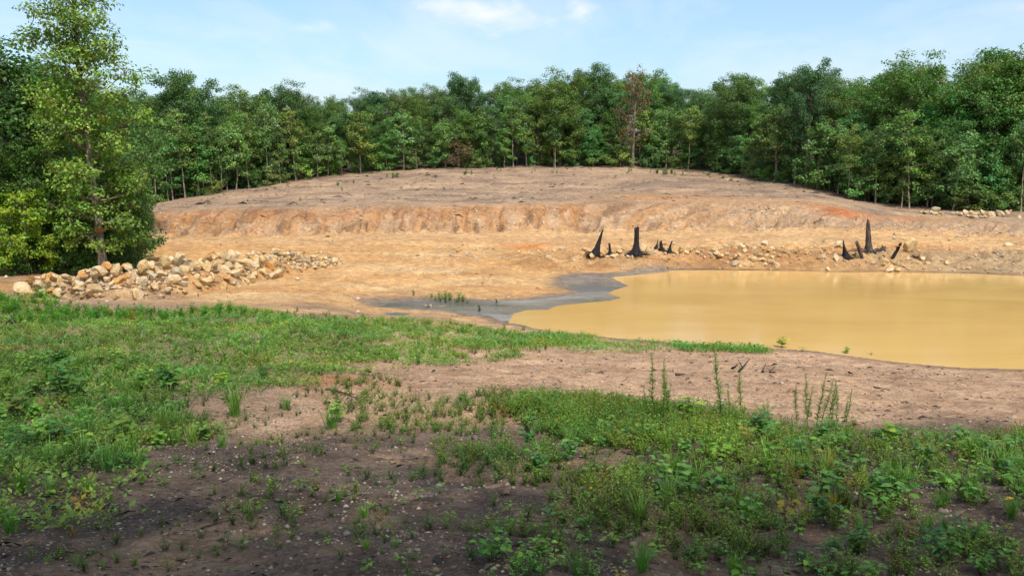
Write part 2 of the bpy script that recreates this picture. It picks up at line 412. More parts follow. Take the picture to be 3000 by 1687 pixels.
def ground_material():
    m, nt, L = new_mat('bare_earth')
    at_ = nd(nt, 'ShaderNodeAttribute', attribute_name='Col'); geo = nd(nt, 'ShaderNodeNewGeometry')
    pos = geo.outputs['Position']
    def noise(s, d=6.0, r=.6, mscale=None, dist=0.0):
        n = nd(nt, 'ShaderNodeTexNoise', i_Scale=s, i_Detail=d, i_Roughness=r, i_Distortion=dist)
        if mscale:
            mp = nd(nt, 'ShaderNodeMapping'); mp.inputs['Scale'].default_value = mscale; L(pos, mp.inputs[0]); L(mp.outputs[0], n.inputs['Vector'])
        else: L(pos, n.inputs['Vector'])
        return n.outputs[0]
    big = noise(.45); mid = noise(2.6, 8, .66); fine = noise(17, 6, .7); streak = noise(1.4, 7, .62, (.16, 1.0, 1.0), .5)
    c = at_.outputs['Color']; dens = at_.outputs['Alpha']
    c = mixc(nt, 1.0, c, mixc(nt, rampf(nt, big, .3, .7), (.86, .84, .82), (1.14, 1.13, 1.1)), 'MULTIPLY')
    c = mixc(nt, 1.0, c, mixc(nt, rampf(nt, mid, .32, .68), (.76, .73, .71), (1.2, 1.2, 1.2)), 'MULTIPLY')
    c = mixc(nt, 1.0, c, mixc(nt, rampf(nt, streak, .3, .68), (.92, .90, .88), (1.07, 1.07, 1.08)), 'MULTIPLY')
    c = mixc(nt, 1.0, c, mixc(nt, rampf(nt, fine, .3, .7), (.64, .62, .61), (1.33, 1.33, 1.33)), 'MULTIPLY')
    hsum = mth(nt, 'ADD', mth(nt, 'MULTIPLY', mid, .10), mth(nt, 'MULTIPLY', fine, .035))
    # small stones at three sizes: pale chert chips pressed into the clay
    for sc, th, amt, ht in ((52.0, .86, .8, .006), (24.0, .92, .85, .014), (6.5, .945, .9, .05)):
        vo = nd(nt, 'ShaderNodeTexVoronoi', i_Scale=sc, i_Randomness=1.0); L(pos, vo.inputs['Vector'])
        sepc = nd(nt, 'ShaderNodeSeparateColor'); L(vo.outputs['Color'], sepc.inputs[0])
        pick = rampf(nt, mth(nt, 'ADD', sepc.outputs[0], mth(nt, 'MULTIPLY', dens, .34)), th + .16, th + .18)
        body = mth(nt, 'MULTIPLY', pick, rampf(nt, vo.outputs['Distance'], .42, .30))
        if sc < 10:
            sy = nd(nt, 'ShaderNodeSeparateXYZ'); L(pos, sy.inputs[0]); body = mth(nt, 'MULTIPLY', body, rampf(nt, sy.outputs[1], 36., 44.))
        stone = mixc(nt, sepc.outputs[1], (.24, .16, .11), (.56, .46, .35))
        c = mixc(nt, mth(nt, 'MULTIPLY', body, amt), c, stone)
        hsum = mth(nt, 'ADD', hsum, mth(nt, 'MULTIPLY', body, ht))
    # dark crumbs of bark, root and wet clods
    crumb = noise(9, 5, .75, (.5, 1.3, 1.0), .8)
    c = mixc(nt, rampf(nt, crumb, .63, .72, 0, .75), c, mixc(nt, 1.0, c, (.38, .33, .30), 'MULTIPLY'))
    hsum = mth(nt, 'ADD', hsum, mth(nt, 'MULTIPLY', crumb, .05))
    p = nd(nt, 'ShaderNodeBsdfPrincipled', i_Roughness=.93); p.inputs['Specular IOR Level'].default_value = .15
    L(c, p.inputs['Base Color'])
    b = nd(nt, 'ShaderNodeBump', i_Strength=1.0, i_Distance=1.0); L(hsum, b.inputs['Height']); L(b.outputs[0], p.inputs['Normal'])
    out_of(nt, p.outputs[0]); return m
M_GROUND = ground_material()

def water_material(name, col, col2, rough, bump, sc=2.2):
    m, nt, L = new_mat(name)
    geo = nd(nt, 'ShaderNodeNewGeometry')
    mp = nd(nt, 'ShaderNodeMapping'); mp.inputs['Scale'].default_value = (.5, 1.0, 1.0); L(geo.outputs['Position'], mp.inputs[0])
    n = nd(nt, 'ShaderNodeTexNoise', i_Scale=sc * 3, i_Detail=4.0, i_Roughness=.6); L(mp.outputs[0], n.inputs['Vector'])
    n2 = nd(nt, 'ShaderNodeTexNoise', i_Scale=.23, i_Detail=5.0, i_Roughness=.6, i_Distortion=1.2); L(mp.outputs[0], n2.inputs['Vector'])
    c = mixc(nt, rampf(nt, n2.outputs[0], .36, .66), col, col2)
    p = nd(nt, 'ShaderNodeBsdfPrincipled', i_Roughness=rough, i_IOR=1.33); L(c, p.inputs['Base Color'])
    b = nd(nt, 'ShaderNodeBump', i_Strength=bump, i_Distance=.02); L(n.outputs[0], b.inputs['Height']); L(b.outputs[0], p.inputs['Normal'])
    n3 = nd(nt, 'ShaderNodeTexNoise', i_Scale=.35, i_Detail=4.0); L(mp.outputs[0], n3.inputs['Vector']); L(rampf(nt, n3.outputs[0], .4, .65, rough * .4, rough * 2.2), p.inputs['Roughness'])
    out_of(nt, p.outputs[0]); return m
M_MUDWATER = water_material('silty_water', (.67, .415, .14), (.62, .375, .125), .06, .22)
M_RUNOFF = water_material('clear_shallow_runoff', (.13, .115, .10), (.27, .24, .20), .16, .4, 1.5)

# ------------------------------------------------------------------ ground sheet
def build_ground():
    s = np.concatenate([np.linspace(-1.5, -.66, 46, endpoint=False), np.linspace(-.66, .66, 560, endpoint=False), np.linspace(.66, 1.5, 47)])
    Y = [-34.0]
    while Y[-1] < 210:
        y = Y[-1]
        d = .6 if y < 0 else max(.034, y * .0056)
        if 60 < y < 70: d = .16
        if 45 < y < 54: d = .17
        if y > 100: d = y * .03
        Y.append(y + d)
    Y = np.array(Y)
    w = np.maximum(Y * .985 + .4, 5.4); w = np.where(Y < 4.5, np.maximum(w, 5.4 + (4.5 - Y) * 1.2), w)
    X = s[None, :] * w[:, None]; YY = np.broadcast_to(Y[:, None], X.shape)
    z, k, dw, bank, hp = terrain(X, YY, True)
    x, y = X, YY
    for pts in ([(760, 800), (1000, 800), (1300, 790), (1500, 775), (1700, 772), (1950, 775)], [(900, 850), (1150, 830), (1400, 825), (1620, 805)], [(1000, 700), (1120, 730), (1250, 770), (1300, 815)], [(450, 720), (800, 712), (1200, 705), (1500, 700), (1900, 690), (2300, 690)], [(1900, 712), (2300, 700), (2700, 690), (3100, 700)],
                [(1050, 540), (1400, 535), (1800, 540), (2150, 560)], [(900, 575), (1300, 570), (1800, 575), (2200, 590)], [(1900, 1100), (2300, 1120), (2700, 1150), (3100, 1180)]):
        W = np.array([ground(u_, v_, 10)[:2] for u_, v_ in pts]); t_ = np.linspace(0, 1, len(W)); tt_ = np.linspace(0, 1, 40); W = np.stack([_smooth(np.interp(tt_, t_, W[:, j]), 9) for j in range(2)], 1)
        m_ = (y > W[:, 1].min() - 3) & (y < W[:, 1].max() + 3); xs, ys = x[m_], y[m_]; dd = np.full(xs.shape, 1e9)
        for a_, b_ in zip(W[:-1], W[1:]):
            e_ = b_ - a_; q_ = np.clip(((xs - a_[0]) * e_[0] + (ys - a_[1]) * e_[1]) / (e_ @ e_ + 1e-9), 0, 1); dd = np.minimum(dd, np.hypot(xs - a_[0] - q_ * e_[0], ys - a_[1] - q_ * e_[1]))
        dd += (fbm(xs, ys, 3, .5) - .5) * .5; k2 = sstep(.35, .6, fbm(xs + 9, ys, 3, .3))
        dz = (-.09 * np.exp(-((np.abs(dd - .95)) / .22) ** 2) + .05 * np.exp(-((np.abs(dd - 1.4)) / .2) ** 2) + .04 * np.exp(-((np.abs(dd - .5)) / .2) ** 2)) * k2
        dz = dz * sstep(.6, 1.6, dw[m_]); zz_ = z[m_]; z[m_] = zz_ + dz
    n1 = fbm(x, y, 5, .22); n2 = fbm(x + 90, y + 40, 5, .6); n3 = fbm(x + 5, y - 20, 4, 1.9)
    nst = fbm(x * .10 + 7, y * .55 + x * .05, 4, 1.0)
    def lerp(a, b, t): return a * (1 - t[..., None]) + np.asarray(b) * t[..., None]
    c = np.broadcast_to(np.array([.155, .112, .083]), x.shape + (3,)).copy()                # dark topsoil near the viewer
    c = lerp(c, (.10, .075, .06), sstep(.48, .66, n2))
    c = lerp(c, (.30, .20, .125), sstep(.56, .72, fbm(x - 40, y + 11, 4, .8)) * .75)
    gravel = sstep(1.75, 2.35, k + (n2 - .5) * .9 + sstep(0, 7, x) * .15)
    c = lerp(c, (.50, .325, .20), gravel)
    c = lerp(c, (.33, .19, .105), gravel * sstep(.55, .75, n3) * .7)
    leftm = gravel * (1 - sstep(-7, -1, x + (n1 - .5) * 6)) * (1 - sstep(4.4, 5.1, k))
    c = lerp(c, (.29, .20, .13), leftm * .9)
    c = lerp(c, (.22, .16, .115), leftm * sstep(.5, .66, n2) * .7)
    pan = sstep(3.75, 4.35, k + (n2 - .5) * .8 + sstep(-22, -9, x) * .45 - .25)
    c = lerp(c, (.545, .325, .14), pan)
    c = lerp(c, (.47, .25, .105), pan * sstep(.50, .66, nst) * .6)
    c = lerp(c, (.57, .39, .20), pan * sstep(.52, .68, fbm(x * .2 - 9, y * .5, 4, 1.0)) * .75)
    bench = sstep(7.1, 7.5, k) * (1 - sstep(7.9, 8.1, k))
    c = lerp(c, (.53, .335, .165), bench * .8)
    lipm = sstep(5.0, 5.5, k) * (1 - sstep(6.7, 7.3, k)) * sstep(-6, 4, x)
    c = lerp(c, (.355, .19, .075), lipm * (.45 + .5 * sstep(.4, .6, n2)))
    c = lerp(c, (.38, .29, .17), lipm * sstep(14, 28, x) * .7)
    bk = sstep(7.9, 8.2, k)
    c = lerp(c, (.435, .25, .12), bk)
    c = lerp(c, (.45, .31, .19), bk * sstep(.5, .64, fbm(x * 2.2 + sstep(2, 14, x) * (y - 62) * -1.6, y * .35, 4, .6)) * .8)
    c = lerp(c, (.20, .115, .062), bk * sstep(.56, .66, fbm(x * 3.0 + 31 + sstep(2, 14, x) * (y - 62) * -2.2, y * .3, 4, .6)) * .75)
    redtop = np.exp(-((k - 8.85 + (n2 - .5) * .3) / .2) ** 2) * (1 - sstep(3, 12, x)) * sstep(-36, -28, x)
    c = lerp(c, (.335, .145, .055), np.clip(redtop, 0, 1) * .45)
    c = lerp(c, (.40, .30, .20), bk * sstep(8, 24, x) * .6)
    upm = sstep(8.85, 9.25, k + (n2 - .5) * .25)
    c = lerp(c, (.345, .24, .155), upm)
    c = lerp(c, (.195, .14, .108), upm * sstep(.46, .66, fbm(x * .35 + 7, y * .8 + x * .05, 5, .8)) * .7)
    c = lerp(c, (.45, .31, .19), upm * sstep(.52, .68, fbm(x * .3 + 50, y * .6, 5, .7)) * .7)
    c = lerp(c, (.46, .25, .11), upm * (1 - sstep(9.3, 9.9, k)) * sstep(2, 12, x) * (1 - sstep(30, 40, x)) * .6)
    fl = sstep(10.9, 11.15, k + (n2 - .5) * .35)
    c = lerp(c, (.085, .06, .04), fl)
    # named patches of soil colour: (u, v, width m, depth m, colour, strength)
    for (u, v, wx, wy, col, st) in [(1545, 725, 1.6, 1.2, (.47, .185, .055), .95), (2465, 628, 1.8, 2.2, (.44, .15, .05), .95), (2650, 640, 3.4, .9, (.42, .185, .08), .75),
                                    (2560, 620, 1.6, 2.5, (.13, .105, .09), .6), (960, 1115, 1.5, .9, (.36, .17, .075), .9), (1850, 578, 5.0, .8, (.40, .185, .075), .7), (2560, 735, 5, 2.2, (.46, .24, .09), .6),
                                    (850, 790, 3.5, 2.2, (.47, .24, .09), .6), (1100, 925, 4, 1.3, (.27, .18, .12), .8), (1250, 880, 3.2, 1.3, (.26, .17, .11), .75), (100, 815, 7, 3.0, (.30, .19, .125), .8)]:
        g = ground(u, v)
        e = np.exp(-(((x - g[0]) / wx) ** 2 + ((y - g[1]) / wy) ** 2) * (.7 + 1.2 * n2))
        c = lerp(c, col, np.clip(e, 0, 1) * st)
    wet = (1 - sstep(.0, .75, dw + (n3 - .5) * .7))
    c = lerp(c, c * np.array([.52, .54, .60]), wet)
    silt = (1 - sstep(.0, 1.0, sdist(x, y, rough_poly([px_plane(*p) for p in RUNOFF], .5, .05), 3.0) + (n2 - .5) * 1.6)) * (k < 6.5)
    c = lerp(c, (.21, .175, .14), silt * .8)
    peb = np.clip(.15 + .75 * gravel * (1 - sstep(4.0, 4.6, k)) * sstep(.3, .6, n1 + .15) + .55 * bk * sstep(.42, .6, n2) + .35 * lipm + .5 * (1 - gravel) * sstep(.45, .65, n2) + .3 * upm, 0, 1)
    peb = peb * (1 - wet)
    C = np.concatenate([np.clip(c, 0, 1), peb[..., None]], -1).reshape(-1, 4)
    R, K = X.shape
    i = np.arange(R - 1)[:, None] * K; j = np.arange(K - 1)[None, :]
    Q = np.stack([i + j, i + j + 1, i + K + j + 1, i + K + j], -1).reshape(-1, 4)
    V = np.stack([X, YY, z], -1).reshape(-1, 3)
    me = mesh_q('ground', V, Q, M_GROUND, C, True)
    o = link(bpy.data.objects.new('ground', me)); tag(o, kind='structure')
build_ground()

# ------------------------------------------------------------------ water
def poly_obj(name, pts, z, mat):
    bm = bmesh.new()
    vs_ = [bm.verts.new((p[0], p[1], z)) for p in pts]
    f = bm.faces.new(vs_)
    if f.calc_area() and f.normal.z < 0: f.normal_flip()
    f.normal_update()
    if f.normal.z < 0: f.normal_flip()
    bmesh.ops.triangulate(bm, faces=bm.faces[:])
    me = bpy.data.meshes.new(name); bm.to_mesh(me); bm.free(); me.materials.append(mat)
    o = link(bpy.data.objects.new(name, me)); tag(o, kind='structure'); return o
def px_grow(pts, cx, cy, g):
    out = []
    for p in pts:
        d = np.array([p[0] - cx, p[1] - cy]); l = np.linalg.norm(d); out.append((p[0] + d[0] / l * g, p[1] + d[1] / l * g))
    return out
near_w = [(x, y - .7) for x, y in (px_plane(*p) for p in NEAR_SHORE)]
far_w = [(x, y + .8) for x, y in (px_plane(*p) for p in FAR_SHORE)]
mud = [near_w[0]] + near_w[1:] + far_w + [(MUD_POLY[0][0], MUD_POLY[0][1] + .6)] + [tuple(p) for p in MUD_POLY]
poly_obj('pond_water', mud, .004, M_MUDWATER)
rp = [px_plane(*p) for p in RUNOFF]
run_out = []
for i, p in enumerate(rp):
    a = np.array(rp[max(0, i - 1)]); b = np.array(rp[min(len(rp) - 1, i + 1)]); t = b - a; nrm = np.array([t[1], -t[0]]); nrm = nrm / (np.linalg.norm(nrm) + 1e-9)
    run_out.append(np.array(p) - nrm * .0)
ro = px_plane(2080, 800)
poly_obj('shallow_runoff_water', [tuple(p) for p in WATER_POLY], 0.0, M_RUNOFF)
poly_obj('puddle', PUD_POLY, .30, M_RUNOFF)
poly_obj('puddle', PUD2_POLY, .12, M_RUNOFF)

# ------------------------------------------------------------------ trees
def gen_tree(seed, H, cb, R, nl, leaf, tr, lean=(0, 0), n_limb=26, cl=.75, base_col=(.055, .11, .026), col2=None, prof='oak', up=.45, dens_top=1.0, wob=.03, var=.25, twig=True, nring=8, flat=.62):
    r = np.random.default_rng(seed)
    W = Q4(); Lf = Q4()
    m = 12; t = np.linspace(0, 1, m)
    wx = np.cumsum(r.normal(0, wob * H / m * 2, m)); wy = np.cumsum(r.normal(0, wob * H / m * 2, m)); wx -= wx[0]; wy -= wy[0]
    P = np.stack([lean[0] * t + wx, lean[1] * t + wy, t * H * (.86 if prof == 'oak' else .97) - .25 * (t == 0)], 1)
    rad = tr * (1 - t) ** .75 + .012; rad[0] *= 1.35
    W.tube(P, rad, nring, (1, 1, 1))
    def trunk_at(h):
        f = np.clip(h / P[-1, 2], 0, 1); return np.array([np.interp(f, t, P[:, i]) for i in range(3)])
    cents = []
    for i in range(n_limb):
        f = (i + r.random()) / n_limb
        h = cb + (H - cb) * f * (.86 if prof == 'oak' else .97)
        if prof == 'oak': pr = (np.sin(math.pi * np.clip(.16 + .70 * f, 0, 1)) ** .6)
        elif prof == 'cone': pr = (1 - f) ** .8 + .12
        elif prof == 'column': pr = .55 + .45 * np.sin(math.pi * (.1 + .8 * f)) - .35 * f
        else: pr = np.sin(math.pi * np.clip(.25 + .7 * f, 0, 1)) ** .5
        ln = R * max(.16, pr) * r.uniform(.65, 1.2)
        az = i * 2.399 + r.normal(0, .5); el = up * (.25 + 1.3 * f) + r.normal(0, .15)
        a = trunk_at(max(h - ln * math.sin(el) * .5, cb * .55))
        d = np.array([math.cos(az) * math.cos(el), math.sin(az) * math.cos(el), math.sin(el)])
        k = 5; tt = np.linspace(0, 1, k)
        lp = a + d * ln * tt[:, None] + np.array([0, 0, 1]) * (tt[:, None] ** 2) * ln * .16 + np.cumsum(r.normal(0, .05 * ln, (k, 3)), 0) * (tt[:, None] > 0)
        lr = max(.02, tr * .36 * (1 - .55 * f)) * (1 - tt * .8)
        W.tube(lp, lr, 5, (1, 1, 1))
        nc = max(2, int(round(ln / cl * 1.9)))
        for q in range(nc):
            g = r.uniform(.35, 1.05) if q else 1.0
            b = np.array([np.interp(min(g, 1), tt, lp[:, j]) for j in range(3)])
            cpt = b + r.normal(0, cl * .55, 3) * np.array([1, 1, .7])
            if twig: W.tube(np.array([b, (b + cpt) / 2 + r.normal(0, .05, 3), cpt]), np.array([.022, .016, .006]) * (1 + tr), 3, (1, 1, 1))
            cents.append((cpt, cl * r.uniform(.6, 1.15), f))
    cents.append((trunk_at(H), cl * .8, 1.0)); cents.append((trunk_at(H * .95), cl * .9, 1.0))
    wts = np.array([c[1] ** 2 * (1 + (dens_top - 1) * c[2]) for c in cents]); cnt = np.maximum(4, nl * wts / wts.sum()).astype(int)
    axis0 = P[:, :2].mean(0)
    for (c, rr, f), n in zip(cents, cnt):
        v = unit(r.normal(0, 1, (n, 3))); rad_ = r.random(n) ** .42
        off = v * rad_[:, None] * rr * np.array([1, 1, flat]); pos = c + off
        outw = unit(np.array([c[0] - axis0[0], c[1] - axis0[1], 0.0]) + 1e-6)
        N = unit(v * .55 + np.array([0, 0, .75]) + outw * .25 + r.normal(0, .45, (n, 3)))
        D = unit(np.cross(N, r.normal(0, 1, (n, 3))) + np.array([0, 0, -.25]))
        cc = np.array(base_col if col2 is None or r.random() < .75 else col2) * (1 + r.normal(0, var * .45)) * np.array([1 + r.normal(0, .10), 1, 1 + r.normal(0, .1)])
        C = cc[None] * (1 + r.normal(0, var * .6, (n, 1))) * (1 + r.normal(0, .10, (n, 3)))
        ll = leaf * r.uniform(.65, 1.3, n)
        Lf.leaves(pos, D, N, ll, ll * r.uniform(.5, .75, n), np.clip(C, .004, 1), .15)
    return W, Lf

TREES = {}
def proto(key, mats=None, **kw):
    W, Lf = gen_tree(**kw)
    V, Q, C = W.arrays(); tm = mesh_q(key + '_trunk', V, Q, (mats or M_BARK), None, True)
    V, Q, C = Lf.arrays(); lm = mesh_q(key + '_crown', V, Q, M_LEAF, C)
    TREES[key] = (tm, lm, kw['H'])
G1, G2, G3 = (.066, .142, .034), (.084, .165, .032), (.054, .124, .042)
for i in range(5): proto('oak%d' % i, seed=20 + i, H=13.0, cb=4.6, R=3.4, nl=14500, leaf=.205, tr=.21, n_limb=30, cl=.9, base_col=(G1, G2, G3)[i % 3], lean=(random.uniform(-.6, .6), 0), wob=.03)
for i in range(4): proto('edge%d' % i, seed=40 + i, H=9.0, cb=1.0, R=2.7, nl=10500, leaf=.19, tr=.13, n_limb=26, cl=.8, base_col=(G2, G1, (.084, .175, .048), G3)[i], prof='round', wob=.03)
for i in range(4): proto('sap%d' % i, seed=60 + i, H=6.0, cb=1.7, R=1.35, nl=2300, leaf=.22, tr=.065, n_limb=16, cl=.55, base_col=((.09, .19, .046), G2, (.095, .20, .055), G1)[i], prof='round', wob=.05, nring=6)
for i in range(3): proto('bush%d' % i, seed=80 + i, H=2.6, cb=.15, R=1.35, nl=2300, leaf=.19, tr=.05, n_limb=15, cl=.5, base_col=((.095, .20, .044), (.075, .16, .04), (.10, .21, .052))[i], prof='round', wob=.06, nring=5)
proto('pole0', seed=104, H=7.5, cb=3.4, R=1.3, nl=2600, leaf=.19, tr=.06, n_limb=16, cl=.55, base_col=(.085, .17, .04), prof='round', wob=.03, nring=6)
proto('pole1', seed=105, H=7.5, cb=3.0, R=1.4, nl=2600, leaf=.19, tr=.055, n_limb=16, cl=.55, base_col=(.10, .185, .04), prof='round', wob=.04, nring=6)
proto('rust', seed=101, H=13.0, cb=3.2, R=2.5, nl=2700, leaf=.22, tr=.2, n_limb=30, cl=.65, base_col=(.20, .105, .058), col2=(.10, .12, .04), prof='oak', up=.7, wob=.025)
proto('cedar', seed=102, H=5.5, cb=.2, R=1.5, nl=4500, leaf=.2, tr=.09, n_limb=34, cl=.42, base_col=(.030, .062, .020), prof='cone', up=.2, wob=.01)
proto('brownbush', seed=103, H=3.0, cb=.2, R=1.7, nl=2300, leaf=.2, tr=.05, n_limb=18, cl=.5, base_col=(.14, .095, .045), col2=(.10, .12, .04), prof='round', nring=5)

def tree(key, name, x, y, h, label, cat='tree', group=None, tint=(1, 1, 1), wide=1.0, bark=(1, 1, 1), rz=None, z=None):
    tm, lm, H = TREES[key]; s = h / H
    t = empty(name, (x, y, gz(x, y) - .04 if z is None else z), random.uniform(0, 6.28) if rz is None else rz, (s * wide, s * wide, s))
    a = bpy.data.objects.new('trunk', tm); a.color = (*bark, 1); link(a, t)
    b = bpy.data.objects.new('crown', lm); b.color = (tint[0] * 1.1, tint[1] * 1.1, tint[2] * 1.05, 1); link(b, t)
    tag(t, label, cat, group); return t

# tree line as a curve in the picture, with its distance
TLX = np.array([p for p in [-200, 430, 560, 700, 860, 950, 1060, 1200, 1600, 1850, 2000, 2150, 2300, 2450, 2600, 2750, 3000, 3400]], float)
TLY = np.array([80, 81, 84, 87.5, 92, 94, 96, 97.5, 99.5, 99.5, 98, 93.5, 84, 78.5, 74.5, 72.5, 71.5, 71], float)
def tl(u, off=0.0):
    Y = float(np.interp(u, TLX, TLY)) + off
    return (u - U0) / F_PX * Y * 1.0, Y
# skyline of the wood: picture row of the tops
SKX = [-200, 330, 420, 470, 547, 610, 660, 722, 780, 844, 920, 1025, 1120, 1165, 1234, 1290, 1357, 1420, 1514, 1600, 1690, 1750, 1800, 1900, 1950, 2000, 2060, 2166, 2230, 2290, 2345, 2400, 2500, 2580, 2643, 2720, 2780, 2850, 2920, 3000, 3400]
SKV = [250, 265, 262, 262, 208, 262, 270, 258, 292, 248, 276, 262, 262, 246, 236, 262, 214, 245, 216, 222, 205, 190, 225, 200, 222, 245, 250, 214, 252, 225, 170, 208, 222, 215, 172, 218, 205, 160, 142, 160, 170]
def sky_v(u): return float(np.interp(u, SKX, SKV))
def h_for(u, x, y):
    v = sky_v(u); r = px_ray(u, v); top = CAMZ + r[2] / r[1] * y
    return top - gz(x, y)

MARKS = [(0, ''), (547, 'the lumpy-crowned oak'), (844, 'the dark broad oak'), (1345, 'the brown shrub'), (1640, 'the yellowish oak'), (1850, 'the rust-leaved tree'), (2130, 'the fork-limbed oak'), (2355, 'the long-trunked oak'), (2830, 'the far boulder row')]
ORD = ['nearest', 'second', 'third', 'fourth', 'fifth', 'sixth', 'seventh', 'eighth', 'ninth', 'tenth', 'eleventh', 'twelfth', 'thirteenth', 'fourteenth', 'fifteenth', 'sixteenth', 'seventeenth', 'eighteenth', 'nineteenth', 'twentieth']
def where(us):
    """for picture columns of like things: a phrase counting each from the closest landmark"""
    best = [min(MARKS[1:], key=lambda m: abs(m[0] - u)) for u in us]
    out = [None] * len(us)
    for m in MARKS[1:]:
        for side in (-1, 1):
            idx = sorted([i for i, u in enumerate(us) if best[i] is m and (u < m[0]) == (side < 0)], key=lambda i: abs(us[i] - m[0]))
            for n, i in enumerate(idx): out[i] = '%s %s of %s' % (ORD[min(n, 19)] if n else 'first', 'left' if side < 0 else 'right', m[1])
    return out

rt = random.Random(11)
def tint_rand(a=.14):
    b = 1.26 + rt.gauss(0, a * 1.3); return (max(.6, b * (1.14 + rt.gauss(0, .17))), max(.6, b), max(.5, b * (1 + rt.gauss(0, .10))))
# trees that stand out, each with its own label
SPECIAL = [
 ('oak0', 'oak_tree', 547, 5.0, 'tall oak with lumpy open crown highest on the left part of the far skyline', 1.0, (.95, .95, 1)),
 ('oak1', 'oak_tree', 844, 3.0, 'dark broad-crowned oak left of centre where the tree line climbs', 1.05, (.72, .78, .8)),
 ('oak2', 'oak_tree', 1357, 8.0, 'oak whose small round top pokes above the skyline above the brown shrub', .8, (1, 1, 1)),
 ('oak3', 'oak_tree', 1640, 2.2, 'yellowish green oak with a dark trunk left of the rust-leaved tree', 1.15, (1.55, 1.18, .8)),
 ('oak4', 'oak_tree', 1750, 6.0, 'dark oak with ragged top just left of the rust-leaved tree', .9, (.85, .9, .95)),
 ('oak0', 'oak_tree', 2130, 2.0, 'brownish oak with forked bare limbs showing at right of centre', 1.05, (1.15, 1.0, .85)),
 ('oak2', 'oak_tree', 2357, 1.2, 'tall slender oak with a long bare trunk on the right slope', .72, (1.0, 1.05, 1)),
 ('oak3', 'oak_tree', 2305, 2.4, 'oak with dark trunk close behind the long-trunked one on the right slope', .8, (.8, .85, .9)),
 ('oak1', 'oak_tree', 2643, 5.0, 'oak with a rounded crown topping the right skyline above the upright stump', 1.0, (1.0, 1.1, .9)),
 ('oak4', 'oak_tree', 2920, 5.0, 'highest broad oak crown at the right end of the skyline', 1.15, (1.0, 1.1, .95)),
]
for (k, nm, u, off, lab, wd, tn) in SPECIAL:
    x, y = tl(u, off); tree(k, nm, x, y, h_for(u, x, y), lab, 'oak tree', None, tn, wd, (1.35, 1.3, 1.25))
x, y = tl(1850, -.3); tree('rust', 'oak_tree', x, y, h_for(1852, x, y) + 1.0, 'half dead tree with rust red leaves and a pale bare trunk base', 'tree', None, (1, 1, 1), .95, (1.7, 1.6, 1.5), 1.0)
x, y = tl(1345, .6); tree('brownbush', 'shrub', x, y, 2.9, 'withered brown shrub at the foot of the far trees', 'shrub', None, (1, 1, 1), 1.0, (1.5, 1.3, 1.1))
x, y = tl(2850, 3.0); tree('cedar', 'cedar_tree', x, y, 5.5, 'dark cedar behind the row of boulders at the far right', 'cedar tree', None, (1, 1, 1), 1.0)
# rows behind: canopy of the wood
for row, (o0, o1, step, drop) in enumerate([(3.5, 7.5, 62, 1.0), (8, 13, 74, .6), (14, 21, 84, .8)]):
    us = []; u = 250 + row * 23
    while u < 3160:
        us.append(u + rt.uniform(-18, 18)); u += step * rt.uniform(.8, 1.2)
    us = [u for u in us if row > 0 or all(abs(u - s[2]) > 24 for s in SPECIAL) and abs(u - 1850) > 45]
    wh = where(us)
    for i, u in enumerate(us):
        x, y = tl(u, rt.uniform(o0, o1))
        h = h_for(u, x, y) - rt.uniform(0, 1.9) * drop - (.8 if row == 0 else 0)
        k = 'oak%d' % rt.randrange(5)
        if row == 0: lab = 'green oak in the first tall row, ' + wh[i]; grp = 'oaks in the first tall row of the wood'
        elif row == 1: lab = 'oak crown in the second tall row, ' + wh[i]; grp = 'oaks in the second tall row of the wood'
        else: lab = 'oak crown at the back of the wood, ' + wh[i]; grp = 'oaks deep in the far wood'
        tree(k, 'oak_tree', x, y, h, lab, 'oak tree', grp, tint_rand(), rt.uniform(.8, 1.12), (1, 1, 1))
# bushy trees, saplings and bushes along the edge
us = []; u = 330
while u < 3160: us.append(u + rt.uniform(-20, 20)); u += 78 * rt.uniform(.75, 1.25)
us = [u for u in us if abs(u - 1850) > 45 and abs(u - 2357) > 40 and abs(u - 2130) > 35]
for u, w in zip(us, where(us)):
    x, y = tl(u, rt.uniform(1.6, 3.6)); h = h_for(u, x, y) * rt.uniform(.50, .74)
    tree('edge%d' % rt.randrange(4), 'edge_tree', x, y, h, 'bushy green tree at the wood edge, ' + w, 'tree', 'bushy trees along the wood edge', tint_rand(.16), rt.uniform(.85, 1.15))
us = []; u = 330
while u < 3160: us.append(u + rt.uniform(-16, 16)); u += 58 * rt.uniform(.7, 1.3)
us = [u for u in us if abs(u - 1850) > 22]
for u, w in zip(us, where(us)):
    x, y = tl(u, rt.uniform(.2, 1.6)); 
    tree('sap%d' % rt.randrange(4), 'sapling', x, y, rt.uniform(3.6, 6.6), 'slender sapling at the wood edge, ' + w, 'sapling', 'saplings along the wood edge', tint_rand(.16), rt.uniform(.85, 1.2), (2.3, 2.2, 2.0))
us = []; u = 330
while u < 3160: us.append(u + rt.uniform(-14, 14)); u += 52 * rt.uniform(.7, 1.3)
us = [u for u in us if abs(u - 1345) > 26 and abs(u - 1850) > 14]
for u, w in zip(us, where(us)):
    x, y = tl(u, rt.uniform(.3, 2.4))
    tree('bush%d' % rt.randrange(3), 'bush', x, y, rt.uniform(1.2, 2.7), 'low green bush under the far trees, ' + w, 'bush', 'bushes at the foot of the far trees', tint_rand(.18), rt.uniform(.9, 1.4))

